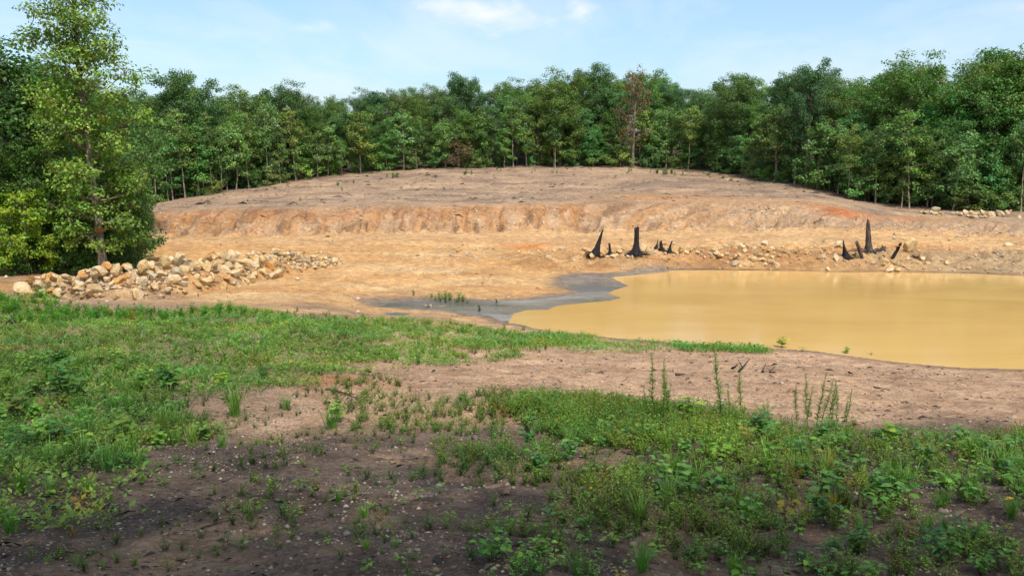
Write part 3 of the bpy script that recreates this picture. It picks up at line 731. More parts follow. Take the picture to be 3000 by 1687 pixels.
us = [462, 498, 512, 548, 590, 602, 628, 655, 672, 735, 790, 828, 872, 1505, 1625, 1815, 2010, 2220, 2262, 2480, 2560, 2660, 2985]
for u, w in zip(us, where(us)):
    x, y = tl(u, rt.uniform(-.4, .5))
    tree('pole%d' % rt.randrange(2), 'pole_tree', x, y, rt.uniform(5.5, 8.5), 'thin pale-stemmed pole tree at the wood edge, ' + w, 'tree', 'pale-stemmed pole trees along the wood edge', tint_rand(.12), rt.uniform(.8, 1.1), (2.6, 2.5, 2.3))
us = []; u = 330
while u < 3160: us.append(u + rt.uniform(-20, 20)); u += 62 * rt.uniform(.75, 1.25)
for u, w in zip(us, where(us)):
    x, y = tl(u, rt.uniform(7, 11))
    tree('edge%d' % rt.randrange(4), 'understory_tree', x, y, rt.uniform(4.5, 6.5), 'shaded understory tree behind the wood edge, ' + w, 'tree', 'understory trees inside the far wood', tint_rand(.1), rt.uniform(1.2, 1.5))

# ------------------------------------------------------------------ left grove, nearer
YG = (.095, .175, .022)
proto('leftoak', seed=207, H=14.6, cb=1.7, R=2.65, nl=22000, leaf=.165, tr=.19, n_limb=74, cl=.66, base_col=(.135, .23, .04), prof='column', up=.5, lean=(-.75, 0), wob=.012, nring=10, var=.3, flat=.5)
for i in range(3): proto('grove%d' % i, seed=220 + i, H=11.5, cb=1.6, R=3.0, nl=11000, leaf=.20, tr=.17, n_limb=34, cl=.75, base_col=((.084, .165, .034), (.074, .15, .034), (.105, .195, .036))[i], prof='oak', wob=.025, flat=.55)
for i in range(2): proto('gsap%d' % i, seed=230 + i, H=5.0, cb=1.2, R=1.3, nl=3200, leaf=.14, tr=.05, n_limb=18, cl=.45, base_col=((.075, .15, .028), (.06, .125, .026))[i], prof='round', wob=.05, nring=6)
proto('limebush', seed=240, H=3.8, cb=.3, R=1.6, nl=4600, leaf=.15, tr=.05, n_limb=20, cl=.42, base_col=(.20, .30, .022), prof='round', nring=5, flat=.45)
g = at(308, 806, 40.2); x, y = g[0], 40.2
oak = tree('leftoak', 'oak_tree', x, y, 14.6, 'tall narrow oak with a red paint mark on its trunk behind the rock pile', 'oak tree', None, (1.25, 1.18, 1.0), 1.0, (1.5, 1.42, 1.3), 0.0)
# paint mark ring: part of the oak
def mark():
    tm = TREES['leftoak'][0]; co = np.empty(len(tm.vertices) * 3, np.float32); tm.vertices.foreach_get('co', co); co = co.reshape(-1, 3)
    zt = 2.30; ring = co[:120].reshape(12, 10, 3); c = ring.mean(1); r = np.linalg.norm(ring - c[:, None], axis=2).mean(1)
    b = Q4(); P = np.array([[np.interp(z, c[:, 2], c[:, 0]), np.interp(z, c[:, 2], c[:, 1]), z] for z in (zt - .11, zt - .04, zt + .04, zt + .11)])
    b.tube(P, np.interp(P[:, 2], c[:, 2], r) + .008, 12, (1, 1, 1)); V, Q, C = b.arrays()
    o = bpy.data.objects.new('paint_mark', mesh_q('paint_mark', V, Q, M_PAINT, None, True)); link(o, oak); o['label'] = 'faded red paint band round the trunk'
mark()
GROVE = [  # (kind, name, u, Y, height, label, tint, wide)
 ('grove0', 'oak_tree', 40, 44.5, 11.8, 'broad green oak at the left edge of the picture', (.95, 1, .9), 1.15),
 ('grove1', 'oak_tree', -90, 42.0, 13.6, 'oak whose crown tip shows against the sky at the left border', (.9, .95, .9), 1.0),
 ('grove2', 'oak_tree', 150, 46.0, 11.2, 'leafy oak standing left behind the red-marked oak', (1.0, 1, .9), 1.1),
 ('grove1', 'oak_tree', 225, 49.0, 10.6, 'dark oak directly behind the red-marked oak', (.8, .88, .9), 1.0),
 ('grove0', 'oak_tree', 330, 52.0, 10.2, 'oak right behind the red-marked oak towards the clearing', (.9, .95, 1), .95),
 ('grove2', 'oak_tree', 395, 60.0, 9.4, 'bluish green oak beyond the red-marked oak at the clearing edge', (.8, .95, 1.05), .85),
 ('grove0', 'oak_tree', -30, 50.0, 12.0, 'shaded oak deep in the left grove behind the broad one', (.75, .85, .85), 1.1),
 ('grove2', 'oak_tree', 100, 54.0, 12.2, 'tall oak deep in the left grove', (.85, .92, .9), 1.1),
 ('grove1', 'oak_tree', 300, 66.0, 10.8, 'oak far back in the left grove towards the far tree line', (.8, .9, .95), 1.1),
 ('grove0', 'oak_tree', 170, 64.0, 11.5, 'rearmost oak of the left grove', (.8, .9, .9), 1.1),
 ('grove1', 'oak_tree', -200, 47.0, 12.0, 'oak of the left grove just outside the left border', (.85, .9, .9), 1.1),
 ('edge1', 'edge_tree', 120, 42.5, 6.2, 'bushy green tree low down left of the red-marked oak', (1.35, 1.3, 1.0), .95),
 ('edge2', 'edge_tree', 225, 42.3, 5.4, 'light green young tree beside the trunk of the red-marked oak', (1.5, 1.4, .9), .8),
 ('edge0', 'edge_tree', 20, 41.5, 5.8, 'bushy green tree at the left border behind the lime bush', (1.2, 1.2, 1.0), .9),
 ('edge3', 'edge_tree', 340, 44.5, 5.6, 'dark bushy tree right behind the red-marked trunk', (.95, 1.0, .9), .7),
 ('limebush', 'bush', 75, 39.8, 3.9, 'bright lime green bush at the left edge above the rock pile', (1, 1, 1), 1.0),
 ('limebush', 'bush', -60, 40.5, 3.2, 'lime green bush cut by the left border', (.8, .85, .9), 1.0),
 ('gsap0', 'sapling', 392, 42.6, 5.2, 'leaning dark-stemmed sapling right of the red-marked oak', (.95, 1, .9), .62),
 ('gsap1', 'sapling', 415, 43.6, 4.4, 'rightmost thin sapling of the left grove beside the clearing', (1.05, 1.05, .9), .6),
 ('gsap0', 'sapling', 372, 44.0, 4.6, 'thin sapling between the red-marked oak and the leaning one', (.85, .9, .85), .65),
 ('gsap1', 'sapling', 350, 42.0, 3.0, 'short sapling just right of the red-marked trunk', (.9, .95, .9), .7),
 ('gsap1', 'sapling', 262, 41.4, 2.6, 'short leafy sapling just left of the red-marked trunk', (.9, .95, .9), .8),
 ('gsap0', 'sapling', 190, 41.0, 2.9, 'sparse sapling in the shade between lime bush and red-marked oak', (.85, .9, .85), .8),
 ('bush1', 'bush', 150, 40.6, 1.5, 'low dark bush under the left grove behind the rocks', (.9, 1, .9), 1.1),
 ('bush0', 'bush', 245, 40.8, 1.1, 'small bush at the foot of the red-marked oak', (1.0, 1, .8), 1.1),
 ('bush2', 'bush', 25, 39.6, 1.3, 'low bush under the lime one at the left border', (.9, .95, .8), 1.2),
 ('bush1', 'bush', 345, 42.4, 1.3, 'low bush right of the red-marked trunk behind the rocks', (.85, .95, .85), 1.1),
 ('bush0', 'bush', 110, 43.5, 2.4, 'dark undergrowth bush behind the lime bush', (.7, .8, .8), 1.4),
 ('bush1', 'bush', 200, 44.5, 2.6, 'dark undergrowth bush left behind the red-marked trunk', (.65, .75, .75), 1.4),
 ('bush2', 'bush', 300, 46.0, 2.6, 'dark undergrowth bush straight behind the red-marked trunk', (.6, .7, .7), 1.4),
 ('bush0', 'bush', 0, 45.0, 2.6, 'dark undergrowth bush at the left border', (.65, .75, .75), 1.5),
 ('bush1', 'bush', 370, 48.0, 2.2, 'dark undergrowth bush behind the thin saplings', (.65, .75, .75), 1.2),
]
for (k, nm, u, Y, h, lab, tn, wd) in GROVE:
    x = (u - U0) / F_PX * Y
    tree(k, nm, x, Y, h, lab, nm.replace('_', ' ') if nm != 'edge_tree' else 'tree', None, tn, wd, (1.1, 1.05, 1))

proto('shade0', seed=301, H=17.0, cb=7.5, R=4.6, nl=5200, leaf=.25, tr=.24, n_limb=30, cl=1.0, base_col=G1, prof='oak')
proto('shade1', seed=302, H=17.0, cb=7.5, R=4.6, nl=5200, leaf=.25, tr=.24, n_limb=30, cl=1.0, base_col=G2, prof='oak')
# shade trees around and behind the viewer: they throw the shade over the foreground
for (k, x, y, h, wd, lab) in [('shade0', -9.0, .6, 17.0, 1.0, 'oak outside the picture at the left, shading the near ground'), ('shade1', -3.2, -1.4, 17.5, 1.0, 'oak behind the viewer, shading the dark mud'),
                              ('shade0', 3.2, -2.8, 17.0, 1.0, 'oak close behind the viewer on the right'), ('shade1', 9.5, -4.6, 17.0, 1.0, 'oak outside the picture at the right, shading the weeds'),
                              ('shade1', -15.0, 2.0, 16.0, 1.0, 'oak farther out to the left of the viewer'), ('shade0', 15.5, -5.0, 16.0, 1.0, 'oak farther out to the right of the viewer')]:
    tree(k, 'oak_tree', x, y, h, lab, 'oak tree', 'oaks around the viewer outside the picture', (1, 1, 1), wd)

# ------------------------------------------------------------------ telling like things apart
NTH = ['leftmost', 'second from left', 'third from left', 'fourth from left', 'fifth from left', 'sixth from left', 'seventh from left', 'eighth from left', 'ninth from left', 'tenth from left'] + [w + ' from left' for w in 'eleventh twelfth thirteenth fourteenth fifteenth sixteenth seventeenth eighteenth nineteenth twentieth'.split()] + ['twenty-%s from left' % w for w in 'first second third fourth fifth sixth seventh eighth ninth'.split()] + ['thirtieth from left']
def proj_u(p):
    d = np.array(p) - np.array([0, 0, CAMZ]); return U0 + F_PX * d[0] / (d[1] * cp - d[2] * sp)
def proj_v(p):
    d = np.array(p) - np.array([0, 0, CAMZ]); return V0 - F_PX * (d[1] * sp + d[2] * cp) / (d[1] * cp - d[2] * sp)
def settle_labels(items):
    """items: (object, phrase); equal phrases get an order counted from the left"""
    by = {}
    for o, ph in items: by.setdefault(ph, []).append(o)
    for ph, os_ in by.items():
        os_.sort(key=lambda o: proj_u(o.location))
        for n, o in enumerate(os_): o['label'] = ph if len(os_) == 1 else ph + ', ' + NTH[min(n, 29)]

# ------------------------------------------------------------------ boulders
def rock_mesh(seed):
    r = np.random.default_rng(seed)
    bm = bmesh.new(); bmesh.ops.create_icosphere(bm, subdivisions=3, radius=1.0)
    V = np.array([v.co[:] for v in bm.verts])
    V = V * (1 + .16 * (fbm(V[:, 0] * 1.3 + seed * 3.1 + V[:, 2] * 2, V[:, 1] * 1.3 + V[:, 2] * .9, 3, 1.0)[:, None] - .5) * 2)
    for _ in range(r.integers(13, 20)):
        n = unit(r.normal(0, 1, 3)); d = r.uniform(.40, .80)
        over = np.clip(V @ n - d, 0, None); V = V - n * over[:, None] * .96
    V = V * (1 + .05 * (fbm(V[:, 0] * 4 + V[:, 2] * 3 + seed, V[:, 1] * 4 - V[:, 2] * 2, 3, 1.0)[:, None] - .5) * 2)
    V = V * np.array([r.uniform(.95, 1.3), r.uniform(.8, 1.1), r.uniform(.62, .85)])
    V = V / np.abs(V[:, :2]).max()
    for v, c in zip(bm.verts, V): v.co = c
    me = bpy.data.meshes.new('boulder'); bm.to_mesh(me); bm.free(); me.materials.append(M_ROCK)
    return me
ROCKS = [rock_mesh(300 + i) for i in range(16)]
TINTS = [('cream', (1.08, 1.08, 1.08)), ('yellowish', (1.05, .97, .78)), ('orange', (.98, .70, .42)), ('greyish', (.82, .86, .94)), ('cream', (1.15, 1.12, 1.05)), ('tan', (.88, .80, .68))]
rr = random.Random(5)
def boulder(x, y, z, size, tint=None, name='boulder', rot=None, sq=1.0):
    o = bpy.data.objects.new(name, ROCKS[rr.randrange(len(ROCKS))]); link(o)
    o.location = (x, y, z); s = size / 2
    o.scale = (s * rr.uniform(.9, 1.1), s * rr.uniform(.85, 1.1), s * rr.uniform(.9, 1.15) * sq)
    o.rotation_euler = rot or (rr.gauss(0, .35), rr.gauss(0, .35), rr.uniform(0, 6.28))
    nm, c = tint or TINTS[rr.choices(range(6), (30, 26, 12, 8, 20, 14))[0]]; b = rr.uniform(.88, 1.1); o.color = (c[0] * b, c[1] * b, c[2] * b, 1)
    return o, nm
def sizew(s): return 'large' if s > .56 else ('small' if s < .36 else 'middling')

def rock_pile():
    items = []; placed = []
    cum = np.concatenate([[0], np.cumsum(np.hypot(np.diff(SPINE[:, 0]), np.diff(SPINE[:, 1])))])
    tot = cum[-1]
    def try_put(n, lay):
        for _ in range(n):
            if len(placed) >= (228 if lay == 0 else 298): return
            t = rr.random() ** 1.3 * tot; f = t / tot
            c = [np.interp(t, cum, SPINE[:, i]) for i in range(4)]; c2 = [np.interp(min(t + .3, tot), cum, SPINE[:, i]) for i in range(2)]; c1 = [np.interp(max(t - .3, 0), cum, SPINE[:, i]) for i in range(2)]
            d = np.array([c2[0] - c1[0], c2[1] - c1[1]]); d /= np.linalg.norm(d); nrm = np.array([-d[1], d[0]])
            a = rr.uniform(-1.0, .8) if lay == 0 else rr.uniform(-.75, .6)
            x, y = c[0] + nrm[0] * a * c[2], c[1] + nrm[1] * a * c[2]
            size = (rr.uniform(.42, .86) if f < .62 else rr.uniform(.32, .66)) if lay == 0 else (rr.uniform(.34, .66) if f < .62 else rr.uniform(.25, .48))
            if f > .86: size *= .75
            if rr.random() < .18: size *= .6
            if any((x - p[0]) ** 2 + (y - p[1]) ** 2 < ((size + p[2]) * (.33 if lay == 0 else .37)) ** 2 and p[3] == lay for p in placed): continue
            z = gz(x, y) + size * .17 + lay * (.24 + .12 * c[3])
            placed.append((x, y, size, lay))
            o, nm = boulder(x, y, z, size)
            pl = 'left tip' if f < .12 else 'left of the oak' if f < .27 else 'under the oak' if f < .40 else 'right of the oak' if f < .58 else 'right half' if f < .86 else 'right tip'
            row = 'top' if lay else ('front' if a < -.35 else 'back' if a > .35 else 'middle')
            o['category'] = 'boulder'; o['group'] = 'boulders of the long rock pile'
            items.append((o, '%s %s boulder, rock pile %s, %s' % (sizew(size), nm, row, pl)))
    try_put(2600, 0); try_put(700, 1)
    settle_labels(items)
rock_pile()

def px_rocks(lst, phrase, group, ylo=40, sink=.22, name='rock', tint=None, sq=1.0):
    items = []
    for (u, v, s) in lst:
        g = ground(u, v + s * .32, ylo); size = s / F_PX * g[1] * 1.08
        o, nm = boulder(g[0], g[1] + size * .2, g[2] + size * sink, size, tint, name if size > .3 or name != 'rock' else 'stone', None, sq)
        o['category'] = 'boulder' if size > .3 else 'stone'; o['group'] = group
        items.append((o, '%s %s %s %s' % (sizew(size), nm, 'boulder' if size > .3 else 'stone', phrase)))
    settle_labels(items)
px_rocks([(2213,760,26),(2234,759,22),(2257,765,29),(2276,776,22),(2176,722,26),(2092,730,24),(2080,741,12),(2115,748,26),(2155,751,24),(2155,771,24),(2203,780,11),(2222,741,22),(2250,734,15),(2300,736,22),(2330,736,20),(2410,750,28),(2112,708,18),(2210,727,18),(2241,711,20),(2107,785,10),(2119,785,8),(2065,752,14),(2042,738,12),(2135,733,12),(2190,748,12),(2270,742,12),(2345,757,12),(2360,742,14),(2385,735,12),(2318,768,10),(2100,741,20),(2128,741,18),(2140,757,17),(2168,745,20),(2182,735,16),(2196,757,18),(2228,748,20),(2245,747,18),(2262,752,15),(2285,748,20),(2312,745,18),(2128,720,16),(2150,727,15),(2165,757,14),(2190,722,14),(2230,722,16),(2262,727,17),(2295,722,14),(2242,773,14),(2170,779,12),(2088,752,16),(2060,735,12)],
         'on the muddy far bank of the pond', 'stones on the far bank between the stump groups')
px_rocks([(2453,714,34),(2453,754,26),(2497,752,22),(2562,727,26),(2599,763,20),(2621,766,24),(2607,786,34),(2675,768,15),(2689,768,13),(2561,748,10),(2668,794,10),(2425,789,14),(2733,760,17),(2773,770,18),(2580,755,12),(2540,765,12),(2520,775,10),(2650,780,14),(2710,785,12),(2640,762,10),(2800,780,12),(2755,788,12),(2840,785,14),(2890,790,12),(2466,722,18),(2440,727,16),(2430,741,18),(2478,763,16),(2590,748,16),(2635,772,18),(2662,757,18),(2705,756,20),(2720,770,15),(2588,775,18),(2630,790,20),(2560,770,15)],
         'lying among the right stump group', 'stones among the right stump group')
g = ground(2668, 743, 42); o, nm = boulder(g[0], g[1] + .3, g[2] + .40, 1.25, TINTS[1], 'boulder', (.3, -.5, .4), 1.25); tag(o, 'biggest yellowish boulder leaning beside the slanting charred slab', 'boulder', 'stones among the right stump group')
g = ground(2686, 757, 42); o, nm = boulder(g[0], g[1], g[2] + .24, .92, TINTS[5], 'boulder', (.1, .2, 1.0)); tag(o, 'rounded tan boulder right below the biggest yellowish one', 'boulder', 'stones among the right stump group')
px_rocks([(1712,728,28),(1738,752,33),(1709,746,18),(1770,736,17),(1796,749,20),(1815,737,20),(1829,728,11),(1762,748,14),(1889,722,25),(1906,739,29),(1914,725,17),(1940,712,20),(1995,731,20),(2012,739,17),(1852,753,11),(2026,732,14),(1700,758,10),(1725,740,12),(1880,748,10),(1930,745,12),(1975,748,9),(1960,728,12),(1724,752,16),(1752,742,14),(1778,752,14),(1806,747,14),(1840,750,14),(1880,735,18),(1898,750,14),(1920,738,18),(1948,742,14),(1985,740,15)],
         'beside the black stumps at centre', 'stones beside the centre stumps')
px_rocks([(1520,735,9),(1580,741,9),(1598,733,11),(1612,738,9),(1625,735,9),(1508,742,8),(1328,728,9),(1340,731,8),(1318,733,8),(1390,728,9),(1300,728,7),(1360,737,7),(1415,735,8)],
         'along the low clay step left of the stumps', 'small stones along the low clay step', 40, .15)
px_rocks([(2701,620,17),(2715,621,17),(2729,620,11),(2743,613,23),(2741,624,19),(2761,622,19),(2763,629,12),(2792,624,13),(2805,622,15),(2816,626,19),(2830,620,17),(2848,622,18),(2837,631,17),(2855,634,24),(2864,627,15),(2879,620,18),(2884,627,18),(2889,634,18),(2904,628,26),(2931,626,27),(2952,621,17),(2961,617,12),(2987,636,15),(2727,624,11),(2875,635,13),(3030,628,18),(3055,624,15)],
         'in the boulder row under the right trees', 'boulder row under the right trees', 50)
px_rocks([(2820,703,15),(2958,707,38),(2995,712,20),(2725,678,8)], 'lying flat on the bare ground at right', 'pale flat stones on the bare ground at right', 46, .05, 'flat_stone', TINTS[4], .4)
px_rocks([(745,803,10),(700,838,9),(520,862,14),(130,862,22),(60,862,20),(95,868,16),(1035,895,12),(1262,893,10),(1247,894,8)], 'lying loose near the rock pile or runoff', 'loose stones on the pan', 24, .12, 'stone')

# ------------------------------------------------------------------ burnt stumps
def stump_parts(root, base, top, rb, rt_, seed, mat, nroots=5, flare=1.9, jag=.18, rootlen=.8, pw=2.0):
    r = np.random.default_rng(seed); base = np.zeros(3); 
    m = 16; n = 16; t = np.linspace(-.06, 1, m); ridge = r.normal(0, .10, n)
    P = base + (top - base) * t[:, None] + np.array([1, 0, 0]) * (np.sin(t * 3.1) * .04 * np.linalg.norm(top))[:, None] * r.normal()
    R = rt_ + (rb - rt_) * (1 - np.clip(t, 0, 1)) ** pw + rb * (flare - 1) * np.exp(-np.clip(t, 0, 1) * 9)
    th = np.arange(n) * 2 * math.pi / n
    V = np.zeros((m, n, 3)); ph = r.uniform(0, 6.28)
    for i in range(m):
        lob = 1 + .28 * math.exp(-max(t[i], 0) * 5) * np.cos(th * nroots + ph) + ridge + r.normal(0, .06, n)
        V[i, :, 0] = P[i, 0] + np.cos(th) * R[i] * lob; V[i, :, 1] = P[i, 1] + np.sin(th) * R[i] * lob; V[i, :, 2] = P[i, 2]
    L = np.linalg.norm(top)
    V[-1, :, 2] += (np.cos(th - r.uniform(0, 6.28)) * .6 + r.normal(0, .5, n)) * jag * L * .45
    V[-2, :, 2] += r.normal(0, .1, n) * jag * L * .2
    tipc = V[-1].mean(0) - np.array([0, 0, .10 * L * jag])
    V = np.concatenate([V.reshape(-1, 3), np.tile(tipc, (1, 1))])
    i = np.arange(m - 1)[:, None] * n; j = np.arange(n)[None, :]; j2 = (j + 1) % n
    Q = np.stack([i + j, i + j2, i + n + j2, i + n + j], -1).reshape(-1, 4)
    k = (m - 1) * n; cap = np.array([[k + a, k + (a + 1) % n, k + (a + 2) % n, m * n] for a in range(0, n, 2)])
    me = mesh_q('trunk', V, np.concatenate([Q, cap]), mat, None, False)
    link(bpy.data.objects.new('trunk', me), root)
    for a in range(nroots):
        an = ph + a * 2 * math.pi / nroots + r.normal(0, .25); ln = rootlen * rb * r.uniform(2.0, 3.6)
        tt = np.linspace(0, 1, 7)
        rp = np.stack([np.cos(an + tt * r.normal(0, .5)) * (rb * .7 + tt * ln), np.sin(an + tt * r.normal(0, .5)) * (rb * .7 + tt * ln) * .8, .16 * L * .5 * (1 - tt) ** 2 + rb * .12 * np.sin(tt * 5 + a) - tt * .06], 1)
        b = Q4(); b.tube(rp, rb * .42 * (1 - tt * .85) * r.uniform(.7, 1.2) + .008, 6, (1, 1, 1)); V, Q, C = b.arrays()
        link(bpy.data.objects.new('root', mesh_q('root', V, Q, mat, None, False)), root)
    for a in range(nroots + 3):                       # thin tangled roots
        an = r.uniform(0, 6.28); ln = rb * r.uniform(1.6, 3.4); tt = np.linspace(0, 1, 8); w_ = np.cumsum(r.normal(0, .16, 8)) * (tt > 0)
        rp = np.stack([np.cos(an + w_) * (rb * .5 + tt * ln), np.sin(an + w_) * (rb * .5 + tt * ln) * .8, rb * (.5 * r.random() + .7 * np.sin(tt * r.uniform(2, 4.5))) * (1 - .5 * tt)], 1)
        b = Q4(); b.tube(rp, (.05 * rb + .012) * (1 - tt * .6), 5, (1, 1, 1)); V, Q, C = b.arrays()
        link(bpy.data.objects.new('root', mesh_q('root', V, Q, mat, None, False)), root)
def stump(name, ub, vb, ut, vt, wb, wt, label, seed, mat, nroots=5, flare=1.7, dy=0.0, jag=.15, rootlen=.8, depth=None, cat='stump', pw=2.0):
    g = ground(ub, vb, 42) if depth is None else np.array([*at(ub, vb, depth)[:2], gz(*at(ub, vb, depth)[:2])]); Y = g[1]; px = Y / F_PX
    top = at(ut, vt, Y + dy) - g
    o = empty(name, tuple(g)); stump_parts(o, None, top, wb * px / 2, wt * px / 2, seed, mat, nroots, flare, jag, rootlen, pw)
    tag(o, label, cat, 'burnt stumps set up on the far bank'); return o
stump('charred_stump', 1742, 748, 1765, 676, 24, 5, 'black charred stump leaning right, leftmost of the centre group', 1, M_CHAR, 5, 1.5, pw=1.3, jag=.2)
stump('charred_stump', 1787, 748, 1785, 713, 15, 6, 'small black stump between the leaning and the tall stump', 2, M_CHAR, 4, 1.8, jag=.06, pw=2.6)
stump('charred_stump', 1862, 744, 1865, 669, 23, 12, 'tall upright black stump with wide root flare at centre', 3, M_CHAR, 6, 1.9, jag=.22, rootlen=1.0, pw=4.0)
stump('charred_stump', 1962, 745, 1969, 706, 18, 3.5, 'small pointed black stump right of the tall centre one', 4, M_CHAR, 4, 1.6)
stump('root_wad', 1939, 734, 1936, 708, 16, 8, 'low black root clump behind the small pointed stump', 5, M_CHAR, 8, 1.8, rootlen=1.0, jag=.6)
stump('root_wad', 1920, 728, 1927, 704, 10, 2, 'spiky black root piece left of the root clump', 6, M_CHAR, 6, 1.9, rootlen=1.0, jag=.4)
stump('charred_stump', 2483, 754, 2471, 706, 21, 3, 'pointed black stump leaning left, leftmost of the right group', 7, M_CHAR, 5, 1.6, pw=1.5)
stump('charred_stump', 2546, 738, 2543, 645, 18, 5, 'tallest grey-brown stump with charred tip in the right group', 8, M_BURNT, 6, 1.35, jag=.2, rootlen=1.3, pw=.55)
stump('root_wad', 2580, 738, 2590, 722, 22, 12, 'tangled dark root clump right of the tallest stump', 9, M_BURNT, 9, 1.5, rootlen=1.0, jag=.6)
stump('root_wad', 2512, 736, 2518, 722, 18, 8, 'low dark roots left of the tallest stump', 10, M_BURNT, 7, 1.5, rootlen=.9, jag=.6)
# charred tip of the tallest stump: a darker cap
def plank(name, ub, vb, ut, vt, w, label, seed, mat, cat):
    g = ground(ub, vb, 42); Y = g[1]; px = Y / F_PX; r = np.random.default_rng(seed)
    top = at(ut, vt, Y - .1) - g; m = 9; t = np.linspace(-.12, 1, m)
    b = Q4(); P = top * t[:, None] + r.normal(0, .012, (m, 3)); b.tube(P, (w * px / 2) * (1 + r.normal(0, .08, m)) * np.where(t > .9, .45, 1), 7, (1, 1, 1))
    V, Q, C = b.arrays(); V = V + r.normal(0, .006, V.shape)
    root = empty(name, tuple(g)); link(bpy.data.objects.new('trunk', mesh_q(name, V, Q, mat, None, False)), root)
    b = Q4(); b.tube(P[1:6] + np.array([w * px * .5, -.01, 0]), (w * px * .16) * np.ones(5), 5, (1, 1, 1)); V, Q, C = b.arrays()
    link(bpy.data.objects.new('splinter', mesh_q('splinter', V, Q, mat, None, False)), root)
    tag(root, label, cat, 'burnt stumps set up on the far bank'); return root
plank('burnt_slab', 2615, 757, 2640, 711, 9.5, 'slanting dark slab of burnt wood beside the biggest boulder', 31, M_CHAR, 'log')
plank('broken_log', 2525, 755, 2510, 706, 8.5, 'brown broken log leaning left of the tallest stump', 32, M_BURNT, 'log')
plank('broken_log', 2519, 748, 2504, 705, 2.5, 'thin splintered pole beside the brown broken log', 33, M_DEADWOOD, 'log')

# ------------------------------------------------------------------ sticks and branches
def stick(name, pts, r0, label, mat=M_DEADWOOD, twigs=2, seed=0, group='dead sticks and branches'):
    """pts: (u, v, height above the ground)"""
    r = np.random.default_rng(seed)
    W = []
    for (u, v, h) in pts: 
        g = ground(u, v); W.append(g + np.array([0, 0, h + r0 * .8]))
    W = np.array(W); o0 = W[0].copy(); W = W - o0
    t = np.linspace(0, 1, len(W)); tt = np.linspace(0, 1, 4 * len(W)); P = np.stack([np.interp(tt, t, W[:, i]) for i in range(3)], 1)
    P += np.cumsum(r.normal(0, r0 * .35, P.shape), 0) * np.array([1, 1, .3]); P -= P[0]
    root = empty(name, tuple(o0)); b = Q4(); b.tube(P, r0 * (1 - tt * .75), 6, (1, 1, 1)); V, Q, C = b.arrays()
    link(bpy.data.objects.new('stem', mesh_q('stem', V, Q, mat)), root)
    for k in range(twigs):
        i = int(len(P) * r.uniform(.3, .85)); d = unit(r.normal(0, 1, 3) * np.array([1, 1, .35]) + (P[-1] - P[0]) * .8); ln = np.linalg.norm(P[-1] - P[0]) * r.uniform(.15, .35)
        tp = P[i] + d * ln * np.linspace(0, 1, 4)[:, None] + np.cumsum(r.normal(0, r0 * .3, (4, 3)), 0) * np.array([1, 1, .3]); tp[0] = P[i]
        b = Q4(); b.tube(tp, r0 * .45 * np.array([1, .8, .5, .2]), 5, (1, 1, 1)); V, Q, C = b.arrays()
        link(bpy.data.objects.new('twig', mesh_q('twig', V, Q, mat)), root)
    tag(root, label, 'stick', group); return root
stick('dead_branch', [(0, 968, 0.0), (35, 955, .18), (62, 950, .42)], .028, 'dark bent dead branch rising at the left border', M_CHAR, 2, 1)
stick('dead_branch', [(120, 948, 0.0), (165, 930, .3), (208, 915, .5)], .02, 'pale grey dead branch leaning right in the weeds below the rocks', M_DEADWOOD, 1, 2)
stick('dead_branch', [(25, 955, .35), (50, 975, .15), (70, 990, 0.0)], .012, 'thin pale twig hanging from the dark branch at left', M_DEADWOOD, 1, 3)
stick('dead_stalk', [(415, 1000, 0), (420, 998, .3), (432, 996, .75)], .012, 'pale dry upright stalk in the left weeds', M_DEADWOOD, 3, 4)
stick('fallen_branch', [(478, 1295, 0), (540, 1272, .09), (620, 1268, .05), (712, 1252, .0)], .014, 'arched dark fallen branch at the edge of the left weeds', M_BURNT, 4, 5)
stick('stick', [(612, 1332, 0), (630, 1315, .03), (652, 1306, .02)], .018, 'short grey stick below the arched branch', M_DEADWOOD, 1, 6)
stick('stick', [(470, 1366, 0), (520, 1355, .01), (628, 1352, 0)], .012, 'long pale stick lying on dark mud below the arched branch', M_DEADWOOD, 1, 7)
stick('stick', [(200, 1383, 0), (245, 1380, .01)], .014, 'short grey stick beside the left weed bank', M_DEADWOOD, 0, 8)
stick('stick', [(395, 1374, 0), (430, 1383, 0)], .010, 'small dark stick right of the left weed bank', M_BURNT, 0, 9)
stick('fallen_branch', [(955, 1142, 0), (1010, 1155, .02), (1062, 1172, 0)], .022, 'dark forked branch on the reddish soil mound', M_BURNT, 3, 10)
stick('cane', [(1042, 1185, 0), (1060, 1150, .25), (1082, 1125, .5)], .004, 'thin pale cane leaning over the reddish soil mound', M_DEADWOOD, 0, 11)
stick('stick', [(2165, 1090, 0), (2180, 1082, .07), (2197, 1072, .16)], .03, 'dark slanting chunk of wood standing on the gravel shore', M_CHAR, 1, 12)
stick('stick', [(2146, 1082, 0), (2158, 1075, .03)], .03, 'short dark chunk left of the slanting one on gravel', M_CHAR, 0, 13)
stick('stick', [(2235, 1092, 0), (2252, 1078, .08)], .026, 'brown stub right of the slanting chunk on gravel', M_BURNT, 1, 14)
stick('stick', [(2255, 1092, 0), (2270, 1083, .05)], .024, 'rightmost brown stub on the gravel shore', M_BURNT, 1, 15)
stick('stick', [(1980, 1100, 0), (2010, 1098, .01)], .03, 'flat dark stick left on the gravel shore', M_BURNT, 0, 16)
stick('stick', [(2560, 1135, 0), (2610, 1145, .01)], .018, 'dark stick right on the gravel shore', M_BURNT, 1, 17)
stick('stick', [(590, 1550, 0), (640, 1538, .01), (688, 1524, 0)], .010, 'thin brown stick on the dark mud below the weed tuft', M_BURNT, 1, 18)
stick('stick', [(545, 1488, 0), (620, 1505, .01), (705, 1508, 0)], .008, 'long thin twig on dark mud left of the weed tuft', M_BURNT, 1, 19)
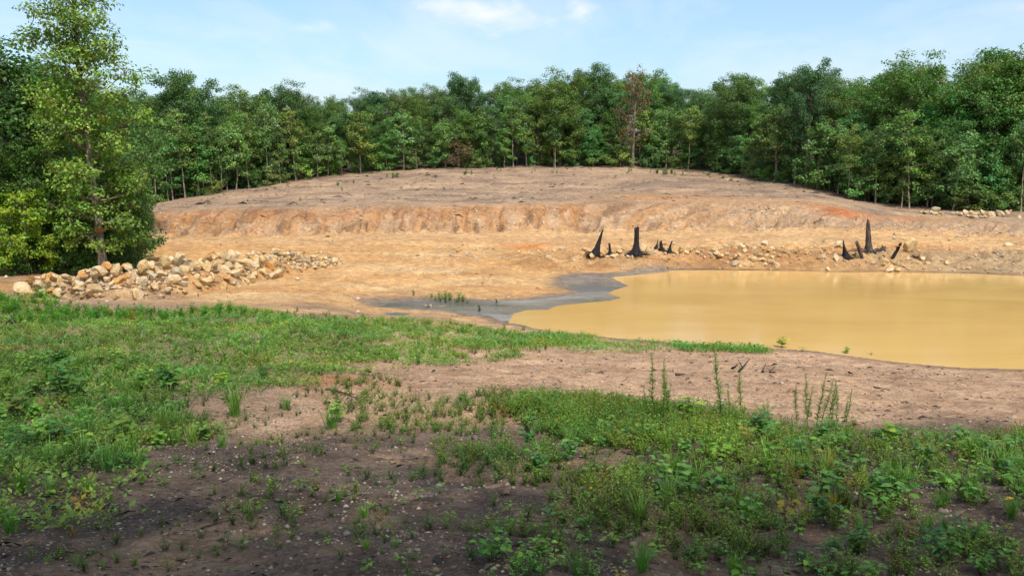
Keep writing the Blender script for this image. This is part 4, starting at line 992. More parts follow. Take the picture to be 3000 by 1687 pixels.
stick('stick', [(650, 1412, 0), (690, 1400, .015), (750, 1401, 0)], .008, 'slim twig on dark mud above the weed tuft', M_BURNT, 1, 20)
stick('stick', [(520, 1640, 0), (545, 1648, .01)], .016, 'short thick stick near the bottom of the dark mud', M_BURNT, 0, 21)
stick('stick', [(1600, 1508, 0), (1645, 1506, .01)], .008, 'straight twig among the small weeds at lower centre', M_BURNT, 0, 22)
stick('stick', [(1840, 1577, 0), (1870, 1570, .01)], .008, 'short twig at lower centre right', M_BURNT, 0, 23)
stick('stick', [(2835, 1290, 0), (2870, 1283, .03)], .014, 'dark root piece at the weed edge on the right', M_BURNT, 1, 24)
stick('fallen_branch', [(2385, 655, 0), (2400, 652, .1), (2425, 650, .05)], .05, 'dark branch at the foot of the right bank', M_BURNT, 3, 25)
stick('stick', [(1245, 902, 0), (1262, 900, .02)], .02, 'dark stick lying in the grey runoff', M_CHAR, 0, 26)
stick('fallen_branch', [(395, 775, .0), (420, 768, .3), (450, 756, .6)], .025, 'grey dead branch leaning out by the grove saplings', M_DEADWOOD, 3, 27)
stick('dead_stalk', [(110, 795, 0), (112, 793, .5), (120, 790, 1.0)], .015, 'grey dead stalk under the lime bush', M_DEADWOOD, 3, 28)
stick('dead_stalk', [(218, 805, 0), (222, 803, .4), (228, 802, .8)], .014, 'pale dead stalk left of the red-marked trunk', M_DEADWOOD, 2, 29)

# ------------------------------------------------------------------ weeds
def w_bushy(seed, h=.24, stems=9, per=16, lf=.030, col=(.075, .15, .026), spread=.95, wid=.42):
    r = np.random.default_rng(seed); S = Q4(); L = Q4()
    for i in range(stems):
        az = r.uniform(0, 6.28); sl = r.uniform(.1, spread); hh = h * r.uniform(.55, 1.1)
        tt = np.linspace(0, 1, 4); P = np.stack([np.cos(az) * sl * hh * tt ** 1.2, np.sin(az) * sl * hh * tt ** 1.2, hh * tt], 1) + np.array([r.normal(0, .02), r.normal(0, .02), 0])
        S.tube(P, .0028 * (1 - tt * .6), 3, (.10, .085, .04))
        f = np.sort(r.uniform(.12, 1, per)); B = np.stack([np.interp(f, tt, P[:, j]) for j in range(3)], 1)
        a = r.uniform(0, 6.28, per); D = np.stack([np.cos(a), np.sin(a), r.uniform(.1, .9, per)], 1)
        N = unit(np.array([0, 0, 1.]) + r.normal(0, .4, (per, 3))); ll = lf * r.uniform(.7, 1.35, per) * (1.15 - .4 * f)
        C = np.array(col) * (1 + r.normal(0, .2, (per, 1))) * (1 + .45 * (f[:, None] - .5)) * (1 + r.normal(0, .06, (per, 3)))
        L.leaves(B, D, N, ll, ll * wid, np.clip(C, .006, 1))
    return S, L
def w_horse(seed, h=1.0, n=270, col=(.145, .265, .055), lf=.075):
    r = np.random.default_rng(seed); S = Q4(); L = Q4()
    tt = np.linspace(0, 1, 8); P = np.stack([np.cumsum(r.normal(0, .012, 8)) + r.normal(0, .16) * tt ** 1.6, np.cumsum(r.normal(0, .012, 8)) + r.normal(0, .1) * tt, h * tt], 1); P[:, :2] -= P[0, :2]
    S.tube(P, .006 * (1 - tt * .7), 5, (.11, .10, .045))
    f = r.uniform(.10, 1, n) ** .8; B = np.stack([np.interp(f, tt, P[:, j]) for j in range(3)], 1)
    a = r.uniform(0, 6.28, n); D = np.stack([np.cos(a), np.sin(a), r.uniform(.15, 1.2, n)], 1); N = unit(np.array([0, 0, 1.]) + r.normal(0, .4, (n, 3)))
    ll = lf * r.uniform(.5, 1.3, n) * (1.2 - .75 * f ** 2); C = np.array(col) * (1 + r.normal(0, .2, (n, 1)))
    L.leaves(B, D, N, ll, ll * .17, np.clip(C, .01, 1)); return S, L
def w_grass(seed, h=.4, n=60, col=(.085, .18, .03), w=.006, spread=.5, curl=.6):
    r = np.random.default_rng(seed); S = Q4(); L = Q4()
    for i in range(n):
        az = r.uniform(0, 6.28); hh = h * r.uniform(.5, 1.1); sl = spread * r.uniform(.1, 1); ww = w * r.uniform(.6, 1.3)
        tt = np.linspace(0, 1, 5); b = np.array([r.normal(0, .035), r.normal(0, .035), 0]) * h * 2.2
        out = sl * hh * (tt + curl * tt ** 2.5); up = hh * (tt - .35 * curl * sl * tt ** 3)
        P = b + np.stack([np.cos(az) * out, np.sin(az) * out, up], 1); s = np.array([-np.sin(az), np.cos(az), 0]) * ww
        wd = np.array([.7, 1, .9, .6, .08])[:, None]
        V = np.stack([P - s * wd, P + s * wd], 1).reshape(-1, 3); k = np.arange(4) * 2; Q = np.stack([k, k + 1, k + 3, k + 2], 1)
        L.add(V, Q, np.array(col) * (1 + r.normal(0, .18)) * np.array([1 + r.normal(0, .1), 1, 1]))
    S.tube(np.array([[0, 0, -.01], [0, 0, h * .12]]), np.array([.012, .006]) * h * 2, 5, (.10, .09, .04)); return S, L
def w_broad(seed, h=.2, n=8, lf=.075, col=(.075, .165, .03), wid=.62, stems=1, lobed=False):
    r = np.random.default_rng(seed); S = Q4(); L = Q4()
    for s in range(stems):
        az0 = r.uniform(0, 6.28); sl = .0 if stems == 1 else r.uniform(.15, .55); hh = h * r.uniform(.7, 1.1)
        tt = np.linspace(0, 1, 5); P = np.stack([np.cos(az0) * sl * hh * tt, np.sin(az0) * sl * hh * tt, hh * tt], 1); P += np.cumsum(r.normal(0, .006, P.shape), 0); P -= P[0]
        S.tube(P, .0045 * (1 - tt * .6), 4, (.09, .06, .035))
        for i in range(n):
            f = .3 + .7 * (i + 1) / n; b = np.array([np.interp(f, tt, P[:, j]) for j in range(3)]); a = i * 2.4 + r.normal(0, .3); el = r.uniform(.15, .7)
            d = np.array([np.cos(a) * np.cos(el), np.sin(a) * np.cos(el), np.sin(el)]); ll = lf * r.uniform(.7, 1.25); st = b + d * ll * .35
            S.tube(np.array([b, st]), np.array([.0016, .0012]), 3, (.09, .09, .035))
            c = np.clip(np.array(col) * (1 + r.normal(0, .18)) * np.array([1 + r.normal(0, .12), 1, 1]), .01, 1)
            dd = unit(d * np.array([1, 1, .25])); nn = unit(np.array([0, 0, 1.]) + r.normal(0, .25, 3)); side = unit(np.cross(dd, nn)); nn = np.cross(side, dd)
            # outline: halves along the midrib, folded
            prof = np.array([0, .34, .5, .46, .26, 0.0]) if not lobed else np.array([.30, .55, .40, .58, .30, .06]); xs = np.array([0, .2, .42, .64, .85, 1.0]) if not lobed else np.array([-.08, .18, .42, .62, .82, 1.0])
            droop = -.22 * xs ** 2; mid = st + dd * (xs * ll)[:, None] + nn * (droop * ll)[:, None]
            lft = mid + side * (prof * ll * wid)[:, None] + nn * (prof * ll * .22)[:, None]; rgt = mid - side * (prof * ll * wid)[:, None] + nn * (prof * ll * .22)[:, None]
            V = np.concatenate([mid, lft, rgt]); k = np.arange(5); Q = np.concatenate([np.stack([k, k + 1, k + 7, k + 6], 1), np.stack([k + 1, k, k + 12, k + 13], 1)])
            L.add(V, Q, c)
    return S, L
def w_cover(seed, n=15, rad=.14, h=.12, lf=.05, col=(.085, .19, .032)):
    r = np.random.default_rng(seed); S = Q4(); L = Q4()
    a = r.uniform(0, 6.28, n); q = rad * np.sqrt(r.random(n)); P = np.stack([np.cos(a) * q, np.sin(a) * q, h * r.uniform(.15, 1, n) * (1 - .4 * q / rad)], 1)
    b = a + r.normal(0, .8, n); D = np.stack([np.cos(b), np.sin(b), r.uniform(-.1, .9, n)], 1); N = unit(np.array([0, 0, 1.]) + r.normal(0, .4, (n, 3)))
    ll = lf * r.uniform(.6, 1.3, n); C = np.array(col) * (1 + r.normal(0, .22, (n, 1))) * (1 + r.normal(0, .08, (n, 3)))
    L.leaves(P, D, N, ll, ll * r.uniform(.35, .65, n), np.clip(C, .01, 1)); S.tube(np.array([[0, 0, -.01], [0, 0, h * .5]]), np.array([.004, .002]), 3, (.1, .1, .04)); return S, L
def w_upright(seed, h=.5, stems=5, per=26, lf=.10, col=(.055, .15, .028)):
    return w_bushy(seed, h, stems, per, lf, col, .32, .24)

def one(S, L):
    """stem and leaves in one set of arrays"""
    a, b = S.arrays(), L.arrays(); return np.concatenate([a[0], b[0]]), np.concatenate([a[1], b[1] + len(a[0])]), np.concatenate([a[2], b[2]])
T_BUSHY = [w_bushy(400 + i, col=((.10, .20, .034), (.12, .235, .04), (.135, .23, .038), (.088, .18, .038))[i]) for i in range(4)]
T_HORSE = [w_horse(410 + i) for i in range(4)]
T_GRASS = [w_grass(420 + i, col=((.135, .26, .05), (.11, .23, .04), (.15, .27, .07))[i]) for i in range(3)]
T_FINE = [w_grass(430, .42, 110, (.04, .125, .016), .0035, .22, .2)]
T_BROAD = [w_broad(440 + i, col=((.115, .23, .04), (.135, .26, .04), (.09, .20, .045), (.16, .275, .04))[i], n=(7, 9, 6, 8)[i]) for i in range(4)]
T_LOBED = [w_broad(450 + i, .34, 7, .10, ((.10, .22, .045), (.125, .26, .045), (.095, .205, .045))[i], .95, 5, True) for i in range(3)]
T_SHRUBLET = [w_broad(460 + i, .34, 9, .085, ((.068, .165, .036), (.095, .20, .04))[i], .6, 7) for i in range(2)]
T_COVER = [w_cover(470 + i, col=((.125, .265, .046), (.145, .295, .048), (.105, .235, .042), (.165, .29, .055), (.11, .26, .06))[i]) for i in range(5)]
T_UP = [w_upright(480 + i, col=((.08, .21, .038), (.10, .245, .042), (.088, .225, .04))[i]) for i in range(3)]

_mesh_cache = {}
def weed(name, tpl, key, x, y, s, phrase=None, cat='weed', group=None, tint=(1, 1, 1), zs=1.0, z=None):
    if key not in _mesh_cache:
        S, L = tpl; a = S.arrays(); b = L.arrays()
        _mesh_cache[key] = (mesh_q(key + '_stem', a[0], a[1], M_WEED, a[2]), mesh_q(key + '_leaves', b[0], b[1], M_WEED, b[2]))
    ms, ml = _mesh_cache[key]
    o = empty(name, (x, y, (gz(x, y) if z is None else z) - .006), rr.uniform(0, 6.28), (s, s, s * zs))
    for nm, me in (('stem', ms), ('foliage', ml)):
        c = bpy.data.objects.new(nm, me); c.color = (*tint, 1); link(c, o)
    tag(o, phrase, cat, group); return o
WT = {'bushy': T_BUSHY, 'horse': T_HORSE, 'grass': T_GRASS, 'fine': T_FINE, 'broad': T_BROAD, 'lobed': T_LOBED, 'shrub': T_SHRUBLET, 'up': T_UP, 'cover': T_COVER}
def weed_px(kind, var, u, v, hpx, name, label, cat, group=None, tint=(1, 1, 1), zs=1.0):
    """u, v: where it meets the ground; hpx: its height in the picture"""
    g = ground(u, v); H0 = {'bushy': .26, 'horse': 1.0, 'grass': .4, 'fine': .42, 'broad': .24, 'lobed': .36, 'shrub': .36, 'up': .5, 'cover': .12}[kind]
    s = hpx / F_PX * g[1] / H0
    return weed(name, WT[kind][var], kind + str(var), g[0], g[1], s, label, cat, group, tint, zs, g[2])
HG = 'tall feathery weed stalks at the gravel edge'
for (u, v, h, var, lab) in [(1918, 1250, 195, 0, 'leftmost tall feathery weed stalk of the gravel edge pair'), (1962, 1250, 185, 1, 'second tall feathery stalk, leaning right beside the first'), (1940, 1255, 120, 2, 'shorter feathery stalk between the left pair'), (1905, 1250, 110, 3, 'short feathery stalk left of the left pair'),
                            (2122, 1250, 215, 2, 'tallest lone feathery stalk at the gravel edge'), (2170, 1245, 150, 3, 'thin feathery stalk right of the tallest lone one'), (2335, 1250, 115, 1, 'dark feathery stalk, leftmost of the right cluster'), (2365, 1255, 145, 0, 'feathery stalk second in the right cluster'),
                            (2385, 1255, 150, 2, 'feathery stalk in the middle of the right cluster'), (2420, 1255, 130, 3, 'dense feathery stalk in the right cluster'), (2450, 1250, 120, 1, 'slanting feathery stalk of the right cluster'), (2475, 1250, 105, 2, 'rightmost feathery stalk of the right cluster'),
                            (1735, 1240, 95, 3, 'lone faint feathery stalk left of the green weed bank'), (1850, 1300, 110, 0, 'feathery stalk low in the green weed bank'), (1880, 1310, 120, 1, 'feathery stalk in the thick of the green bank'), (2020, 1315, 110, 2, 'feathery stalk below the lime weed'), (2060, 1320, 120, 3, 'feathery stalk right below the lime weed'), (1820, 1285, 90, 2, 'feathery stalk at the left of the green bank'), (2290, 1290, 70, 0, 'short feathery stalk right of the lobed plant'), (2350, 1262, 120, 3, 'thin feathery stalk behind the second of the right cluster'), (2402, 1262, 140, 1, 'feathery stalk right of the middle of the right cluster'), (2436, 1262, 115, 0, 'leafy feathery stalk before the slanting one'), (2462, 1264, 95, 3, 'low feathery stalk near the right end of the cluster'), (1948, 1262, 150, 3, 'feathery stalk in the heart of the left pair'), (1930, 1268, 100, 1, 'low feathery stalk at the foot of the left pair'), (2135, 1262, 120, 0, 'lower feathery stalk beside the tallest lone one')]:
    weed_px('horse', var, u, v, h * 1.18, 'feathery_weed', lab, 'weed', HG)
for (k, var, u, v, h, nm, lab, cat, tn) in [
    ('lobed', 1, 2010, 1235, 75, 'leafy_weed', 'bright lime leafy weed standing up behind the green bank', 'weed', (1.5, 1.3, .8)), ('lobed', 0, 2225, 1280, 80, 'lobed_weed', 'bluish green lobed-leaf plant at the gravel edge', 'weed', (1, 1.05, 1.2)),
    ('lobed', 0, 2400, 1300, 65, 'lobed_weed', 'bluish lobed plant under the right feathery cluster', 'weed', (1, 1.05, 1.2)), ('lobed', 1, 2605, 1305, 70, 'leafy_weed', 'yellow-green broad-leaved sprout at the right weed edge', 'weed', (1.45, 1.2, .8)),
    ('lobed', 2, 2800, 1320, 70, 'leafy_weed', 'dark round-leaved sprout near the right weed edge', 'weed', (.95, 1, .9)), ('lobed', 2, 2690, 1330, 45, 'leafy_weed', 'low round-leaved sprout between the two right sprouts', 'weed', (1.1, 1.1, .9)),
    ('fine', 0, 2615, 1475, 105, 'grass_tuft', 'dense upright deep green grass tuft on the right', 'grass', (1, 1, 1)), ('grass', 2, 2765, 1425, 55, 'grass_tuft', 'pale streaky grass tuft right of the dense one', 'grass', (1.3, 1.25, 1.5)),
    ('grass', 0, 2715, 1550, 75, 'grass_tuft', 'silvery grass sprout on bare mud below the dense tuft', 'grass', (1.0, 1.05, 1.1)), ('grass', 1, 2765, 1550, 60, 'grass_tuft', 'second silvery grass sprout beside the first', 'grass', (.9, 1.0, 1.2)), ('grass', 0, 2965, 1520, 85, 'grass_tuft', 'broad-bladed grass at the right border', 'grass', (.8, .9, .9)),
    ('shrub', 0, 2745, 1660, 125, 'seedling', 'largest dark-leaved seedling in the lower right corner', 'seedling', (.85, .95, .95)), ('shrub', 1, 2825, 1600, 90, 'seedling', 'leafy seedling right of the largest dark one', 'seedling', (1.05, 1.05, .9)),
    ('broad', 0, 2650, 1625, 85, 'seedling', 'upright oval-leaved seedling left of the largest dark one', 'seedling', (.95, 1, .9)), ('broad', 1, 2455, 1535, 75, 'seedling', 'broad-leaved seedling on mud left of the dense tuft', 'seedling', (.9, .95, .9)),
    ('shrub', 1, 2510, 1610, 85, 'seedling', 'branching small-leaved seedling at lower right', 'seedling', (.85, .9, .9)), ('broad', 2, 2425, 1680, 100, 'seedling', 'thin-stemmed seedling at the bottom right of centre', 'seedling', (.9, 1, 1)),
    ('broad', 3, 2480, 1680, 60, 'seedling', 'yellowish seedling at the bottom beside the thin-stemmed one', 'seedling', (1.05, .95, .8)), ('broad', 0, 2540, 1670, 50, 'seedling', 'small oval-leaved seedling at the bottom right', 'seedling', (.9, 1, .9)),
    ('shrub', 1, 1445, 1650, 105, 'seedling', 'bright green leafy seedling clump at bottom centre', 'seedling', (1.0, 1.15, 1.0)), ('broad', 3, 1540, 1655, 80, 'seedling', 'seedling right of the bright clump with upright leaves', 'seedling', (.95, 1.1, .8)), ('lobed', 1, 1590, 1630, 60, 'seedling', 'seedling with two large round leaves at bottom centre', 'seedling', (1.1, 1.05, .7)),
    ('grass', 1, 1690, 1685, 75, 'grass_tuft', 'bluish grass tuft at the bottom edge of the centre', 'grass', (.85, 1.0, 1.35)), ('grass', 0, 1880, 1675, 110, 'grass_tuft', 'broad-bladed arching grass at the bottom right of centre', 'grass', (.75, .95, .9)), ('grass', 0, 1870, 1535, 115, 'grass_tuft', 'tall wispy grass tuft on mud right of centre', 'grass', (1, 1, .9)), ('broad', 2, 1710, 1585, 85, 'seedling', 'thin upright seedling on mud at lower centre', 'seedling', (.9, 1, 1)),
    ('grass', 0, 690, 1218, 105, 'grass_tuft', 'large arching grass tuft at the edge of the left weeds', 'grass', (1.05, 1.1, 1.0)), ('lobed', 1, 645, 1135, 45, 'leafy_weed', 'bright yellow-green sprout above the large grass tuft', 'weed', (2.0, 1.55, .5)), ('grass', 1, 970, 1255, 80, 'grass_tuft', 'upright grass tuft right of the large one', 'grass', (.95, 1, .9)), ('lobed', 1, 990, 1235, 60, 'leafy_weed', 'light green leafy sprout behind the upright tuft', 'weed', (1.25, 1.2, .8)),
    ('grass', 2, 840, 1200, 55, 'grass_tuft', 'small pale grass tuft between the large tuft and the sprout', 'grass', (1, 1, 1)), ('lobed', 2, 195, 1175, 110, 'vine', 'tall climbing broad-leaved vine among the left weeds', 'vine', (.85, .95, .9)), ('lobed', 0, 175, 1090, 80, 'lobed_weed', 'lobed bluish plant in the left weeds', 'weed', (1.05, 1.05, 1.0)), ('lobed', 0, 500, 1150, 85, 'lobed_weed', 'bluish lobed weed clump left of the grass tuft', 'weed', (1.0, 1.05, 1.1)),
    ('lobed', 2, 180, 1310, 70, 'leafy_weed', 'large round-leaved plant on the left weed bank', 'weed', (.8, .95, .9)), ('lobed', 2, 235, 1320, 60, 'leafy_weed', 'round-leaved plant right of the large one at left', 'weed', (.85, .95, .85)), ('lobed', 1, 355, 1320, 100, 'sapling_sprout', 'oak sprout with yellowish top at the end of the left weeds', 'sprout', (1.0, .85, .7)), ('lobed', 1, 465, 1315, 55, 'leafy_weed', 'drooping light green plant beside the arched branch', 'weed', (1.2, 1.15, .8)),
    ('grass', 0, 385, 1345, 110, 'grass_tuft', 'tall pale grass blades beside the oak sprout', 'grass', (1.1, 1.1, 1.1)), ('grass', 1, 650, 1310, 55, 'grass_tuft', 'small grass sprout above the short grey stick', 'grass', (.9, 1, 1)), ('grass', 1, 30, 1560, 90, 'grass_tuft', 'arching grass clump at the left border near the bottom', 'grass', (.8, .95, 1.0)), ('grass', 0, 60, 1440, 95, 'grass_tuft', 'grass clump at the left border above the arching one', 'grass', (.85, .95, .9)), ('grass', 2, 150, 1450, 75, 'grass_tuft', 'dry seeded grass at the left weed bank', 'grass', (1.2, 1.1, 1.0)),
    ('up', 1, 1290, 885, 38, 'leafy_weed', 'leftmost bright weed clump by the grey runoff', 'weed', (1.1, 1.15, 1)), ('up', 0, 1318, 884, 36, 'leafy_weed', 'middle bright weed clump by the grey runoff', 'weed', (1.1, 1.15, 1)), ('up', 2, 1355, 887, 34, 'leafy_weed', 'right bright weed clump by the grey runoff', 'weed', (1.1, 1.15, 1)), ('bushy', 1, 1278, 880, 26, 'leafy_weed', 'low bushy weed at the left foot of the bright clumps', 'weed', (.9, 1.1, .9)), ('bushy', 0, 1304, 886, 28, 'leafy_weed', 'low bushy weed between left and middle bright clumps', 'weed', (.9, 1.1, .9)), ('bushy', 2, 1336, 888, 26, 'leafy_weed', 'low bushy weed between middle and right bright clumps', 'weed', (.9, 1.1, .9)), ('bushy', 1, 1368, 888, 24, 'leafy_weed', 'low bushy weed right of the bright clumps', 'weed', (.9, 1.1, .9)), ('up', 2, 1306, 878, 32, 'leafy_weed', 'upright weed behind the low bushy ones by the runoff', 'weed', (1.1, 1.15, 1)), ('up', 1, 1345, 882, 32, 'leafy_weed', 'upright weed behind the right bright clump', 'weed', (1.1, 1.15, 1)), ('up', 1, 1265, 873, 20, 'leafy_weed', 'small weed above the bright clumps on the pan', 'weed', (1, 1, 1)), ('up', 0, 1212, 866, 22, 'leafy_weed', 'lone small weed left of the bright clumps', 'weed', (.9, .95, 1)), ('up', 2, 1415, 833, 10, 'leafy_weed', 'tiny lone weed on the open clay pan', 'weed', (1, 1, 1)),
    ('up', 0, 1455, 889, 18, 'leafy_weed', 'dark tiny weed at the runoff edge', 'weed', (.4, .4, .5)), ('up', 0, 1405, 913, 26, 'leafy_weed', 'dark little weed standing in the runoff', 'weed', (.4, .4, .5)),
    ('lobed', 1, 2290, 1020, 34, 'leafy_weed', 'lime green weed standing in the pond edge', 'weed', (1.9, 1.5, .6)), ('bushy', 1, 2352, 1030, 20, 'leafy_weed', 'round green weed at the pond edge right of the lime one', 'weed', (1.2, 1.2, 1)), ('lobed', 1, 2480, 1038, 22, 'leafy_weed', 'small lime weed in the shallow right of the pond edge', 'weed', (1.5, 1.3, .7)), ('bushy', 2, 2550, 1045, 20, 'leafy_weed', 'faint weed standing in the shallows at right', 'weed', (1, 1, 1)), ('bushy', 0, 2775, 1040, 12, 'leafy_weed', 'tiny weed in the muddy water far right', 'weed', (1, 1, 1)), ('bushy', 0, 2620, 1040, 12, 'leafy_weed', 'tiny weed in the muddy water near the bank', 'weed', (1, 1, .9)),
    ('bushy', 3, 2080, 1048, 16, 'leafy_weed', 'lone little weed on gravel below the shore weeds', 'weed', (.9, .9, .9)), ('broad', 2, 1715, 1093, 20, 'leafy_weed', 'lone little weed on the open gravel slope', 'weed', (.8, .95, .9)), ('lobed', 1, 1080, 1100, 30, 'leafy_weed', 'yellow-green sprout over the reddish soil mound', 'weed', (1.6, 1.3, .6)),
    ('bushy', 1, 725, 1525, 90, 'weed_tuft', 'left half of the bushy weed tuft on dark mud', 'weed', (1, 1.05, .9)), ('bushy', 0, 830, 1515, 85, 'weed_tuft', 'right half of the bushy weed tuft on dark mud', 'weed', (.95, 1, .9)), ('broad', 3, 745, 1505, 75, 'seedling', 'pale two-leaved seedling growing through the bushy tuft', 'seedling', (1.1, 1.0, .8)), ('broad', 1, 880, 1440, 55, 'seedling', 'yellowish seedling right behind the bushy tuft', 'seedling', (1.2, 1.1, .7)), ('broad', 1, 918, 1452, 40, 'seedling', 'small yellow-green seedling right of the bushy tuft', 'seedling', (1.2, 1.1, .7)),
    ('bushy', 3, 485, 1612, 55, 'weed_tuft', 'dark little weed clump on the mud at lower left', 'weed', (.75, .8, .8)), ('broad', 2, 665, 1600, 45, 'seedling', 'round-leaved seedling on mud below the bushy tuft', 'seedling', (.9, 1.1, 1)), ('bushy', 1, 715, 1608, 55, 'weed_tuft', 'yellow-tipped weed beside the round-leaved seedling', 'weed', (1.1, 1.05, .8)),
    ('grass', 1, 990, 1470, 50, 'weed_tuft', 'weed tuft right of the pale seedlings on mud', 'weed', (.95, 1, .8)), ('shrub', 1, 60, 1330, 75, 'leafy_weed', 'dark leafy plant at the left border of the weed bank', 'weed', (.7, .85, .8)), ('lobed', 2, 40, 1230, 80, 'leafy_weed', 'reddish-tinged plant at the left border', 'weed', (1.3, .8, .7))]:
    weed_px(k, var, u, v, h, nm, lab, cat, None, tn)
# yellow flowers
def flower(u, v, hpx, lab):
    g = ground(u, v); s = hpx / F_PX * g[1]
    o = weed('yellow_flower', T_BROAD[2], 'broad2', g[0], g[1], s / .26, lab, 'flower', 'small yellow wildflowers at right', (.9, 1, .9), 1.0, g[2])
    b = Q4(); n = 7; a = np.arange(n) * 6.283 / n; P = np.zeros((n, 3)) + np.array([0, 0, .215]); b.leaves(P, np.stack([np.cos(a), np.sin(a), np.full(n, .35)], 1), np.tile([0, 0, 1.], (n, 1)), .05, .035, np.tile([.75, .52, .02], (n, 1)))
    V, Q, C = b.arrays(); c = bpy.data.objects.new('petals', mesh_q('petals', V, Q, M_WEED, C)); link(c, o); c['label'] = 'bright yellow petals'
flower(2955, 1510, 68, 'yellow-flowered weed near the right border'); flower(2888, 1685, 30, 'tiny yellow flower at the bottom right corner'); flower(2945, 1500, 52, 'shorter yellow-flowered weed left of the border one')

# ---- green sprigs on the far slope
FG = []
for (u, v, h, n) in [(1140, 520, 12, 3), (1165, 518, 10, 3), (1175, 517, 9, 2), (1000, 545, 14, 2), (1002, 558, 12, 1), (1375, 512, 12, 4), (1250, 512, 7, 1), (1935, 510, 14, 4), (1960, 512, 16, 4), (1990, 512, 10, 2), (1850, 505, 12, 2), (1905, 505, 10, 1), (2065, 514, 12, 2), (2110, 522, 10, 2), (1030, 538, 9, 2), (880, 590, 9, 1), (870, 600, 8, 1), (1180, 553, 7, 2), (1295, 556, 8, 2), (1325, 556, 7, 1), (940, 552, 7, 1), (950, 600, 6, 1), (545, 632, 8, 1), (1565, 505, 8, 2), (1640, 507, 7, 2), (720, 590, 8, 2), (620, 598, 8, 2), (1460, 500, 9, 2)]:
    for q in range(n):
        uu = u + rr.uniform(-14, 14) * (n > 1); g = ground(uu, v + rr.uniform(-2, 2), 60); s = h / F_PX * g[1] / .5 * rr.uniform(1.1, 1.6)
        o = weed('sprig', T_UP[rr.randrange(3)], 'up%d' % rr.randrange(3), g[0], g[1], s, None, 'weed', 'green sprigs on the far slope', (1.0, 1.05, 1.0), .9, g[2])
        pl = 'left part' if uu < 1080 else 'crest at centre' if uu < 1500 else 'crest under the rust-leaved tree' if uu < 1920 else 'right crest'
        FG.append((o, '%s green sprig on the bare far slope, %s' % ('small' if h < 10 else 'bushy', pl)))
settle_labels(FG)

# ---- scattered single weeds on bare ground
SW = []
def scatter_px(n, poly, kinds, hr, phrase, group, tintr=.12, zone=None):
    P = np.array(poly, float); c = 0; tries = 0
    while c < n and tries < n * 30:
        tries += 1
        u = rr.uniform(P[:, 0].min(), P[:, 0].max()); v = rr.uniform(P[:, 1].min(), P[:, 1].max())
        if not in_poly(np.array([u]), np.array([v]), P)[0]: continue
        k, var = rr.choice(kinds); b = 1 + rr.gauss(0, tintr)
        o = weed_px(k, var, u, v, rr.uniform(*hr) * (.6 + .4 * (v - 900) / 700), {'bushy': 'weed_tuft', 'broad': 'seedling', 'grass': 'grass_sprout', 'lobed': 'leafy_weed', 'up': 'leafy_weed', 'shrub': 'seedling'}[k], None, {'bushy': 'weed', 'broad': 'seedling', 'grass': 'grass', 'lobed': 'weed', 'up': 'weed', 'shrub': 'seedling'}[k], group, (b * rr.uniform(.9, 1.15), b, b * rr.uniform(.8, 1.1)))
        w = {'bushy': 'bushy weed', 'broad': 'broad-leaved seedling', 'grass': 'grass sprout', 'lobed': 'lobed weed', 'up': 'upright weed', 'shrub': 'leafy seedling'}[k]
        SW.append((o, 'small %s %s' % (w, phrase))); c += 1
B4 = [('bushy', i) for i in range(4)]; BR = [('broad', i) for i in range(4)]; GR = [('grass', i) for i in range(3)]
scatter_px(26, [(0, 1560), (500, 1400), (900, 1380), (1000, 1687), (0, 1687)], B4 + BR + GR[:1], (18, 45), 'on the dark mud at lower left', 'small weeds on the dark mud')
scatter_px(40, [(700, 1280), (1350, 1230), (1400, 1450), (1000, 1400), (700, 1380)], B4 * 2 + BR + GR[:1], (18, 42), 'on the mud above the tuft', 'small weeds on the dark mud')
scatter_px(44, [(1000, 1400), (1450, 1400), (1900, 1520), (1900, 1687), (1000, 1687)], B4 * 2 + BR + GR, (22, 58), 'on the mud at lower centre', 'small weeds on the dark mud')
scatter_px(34, [(1880, 1560), (3000, 1520), (3000, 1687), (1880, 1687)], B4 + BR * 2 + GR + [('shrub', 0), ('shrub', 1)], (35, 80), 'along the bottom right', 'weeds along the bottom right')
scatter_px(22, [(1050, 1120), (1500, 1180), (1500, 1260), (1050, 1240)], B4, (22, 45), 'on gravel at centre left', 'small weeds on the gravel')
scatter_px(18, [(400, 900), (900, 910), (1000, 925), (500, 920), (300, 905)], [('up', 0), ('up', 1), ('up', 2)], (18, 34), 'at the upper edge of the left weeds', 'weeds at the upper edge of the left meadow')
scatter_px(10, [(500, 840), (760, 855), (720, 880), (480, 870)], [('up', 0), ('up', 1)], (12, 24), 'in front of the rock pile', 'weeds in front of the rock pile')
scatter_px(22, [(1500, 985), (1750, 1000), (2230, 1030), (2200, 1045), (1600, 1030)], B4, (14, 26), 'on the near pond shore', 'weeds along the near pond shore')
settle_labels(SW)

# ---- weed carpets nobody could count
def replicate(tpls, x, y, s, tint, name, zs=1.0):
    z = terrain(x, y); n = len(x); which = rng.integers(0, len(tpls), n); rot = rng.uniform(0, 6.28, n)
    AV, AQ, AC, off = [], [], [], 0
    for k, tp in enumerate(tpls):
        V, Q, C = one(*tp); i = np.where(which == k)[0]
        if not len(i): continue
        c, sn = np.cos(rot[i])[:, None], np.sin(rot[i])[:, None]; ss = s[i][:, None]
        X = (V[None, :, 0] * c - V[None, :, 1] * sn) * ss + x[i][:, None]; Yv = (V[None, :, 0] * sn + V[None, :, 1] * c) * ss + y[i][:, None]; Z = V[None, :, 2] * ss * zs + z[i][:, None] - .005
        AV.append(np.stack([X, Yv, Z], -1).reshape(-1, 3)); AQ.append((Q[None] + (np.arange(len(i)) * len(V))[:, None, None]).reshape(-1, 4) + off); off += len(i) * len(V)
        AC.append(np.clip(C[None] * tint[i][:, None, :], .004, 1).reshape(-1, 3))
    return np.concatenate(AV), np.concatenate(AQ), np.concatenate(AC)
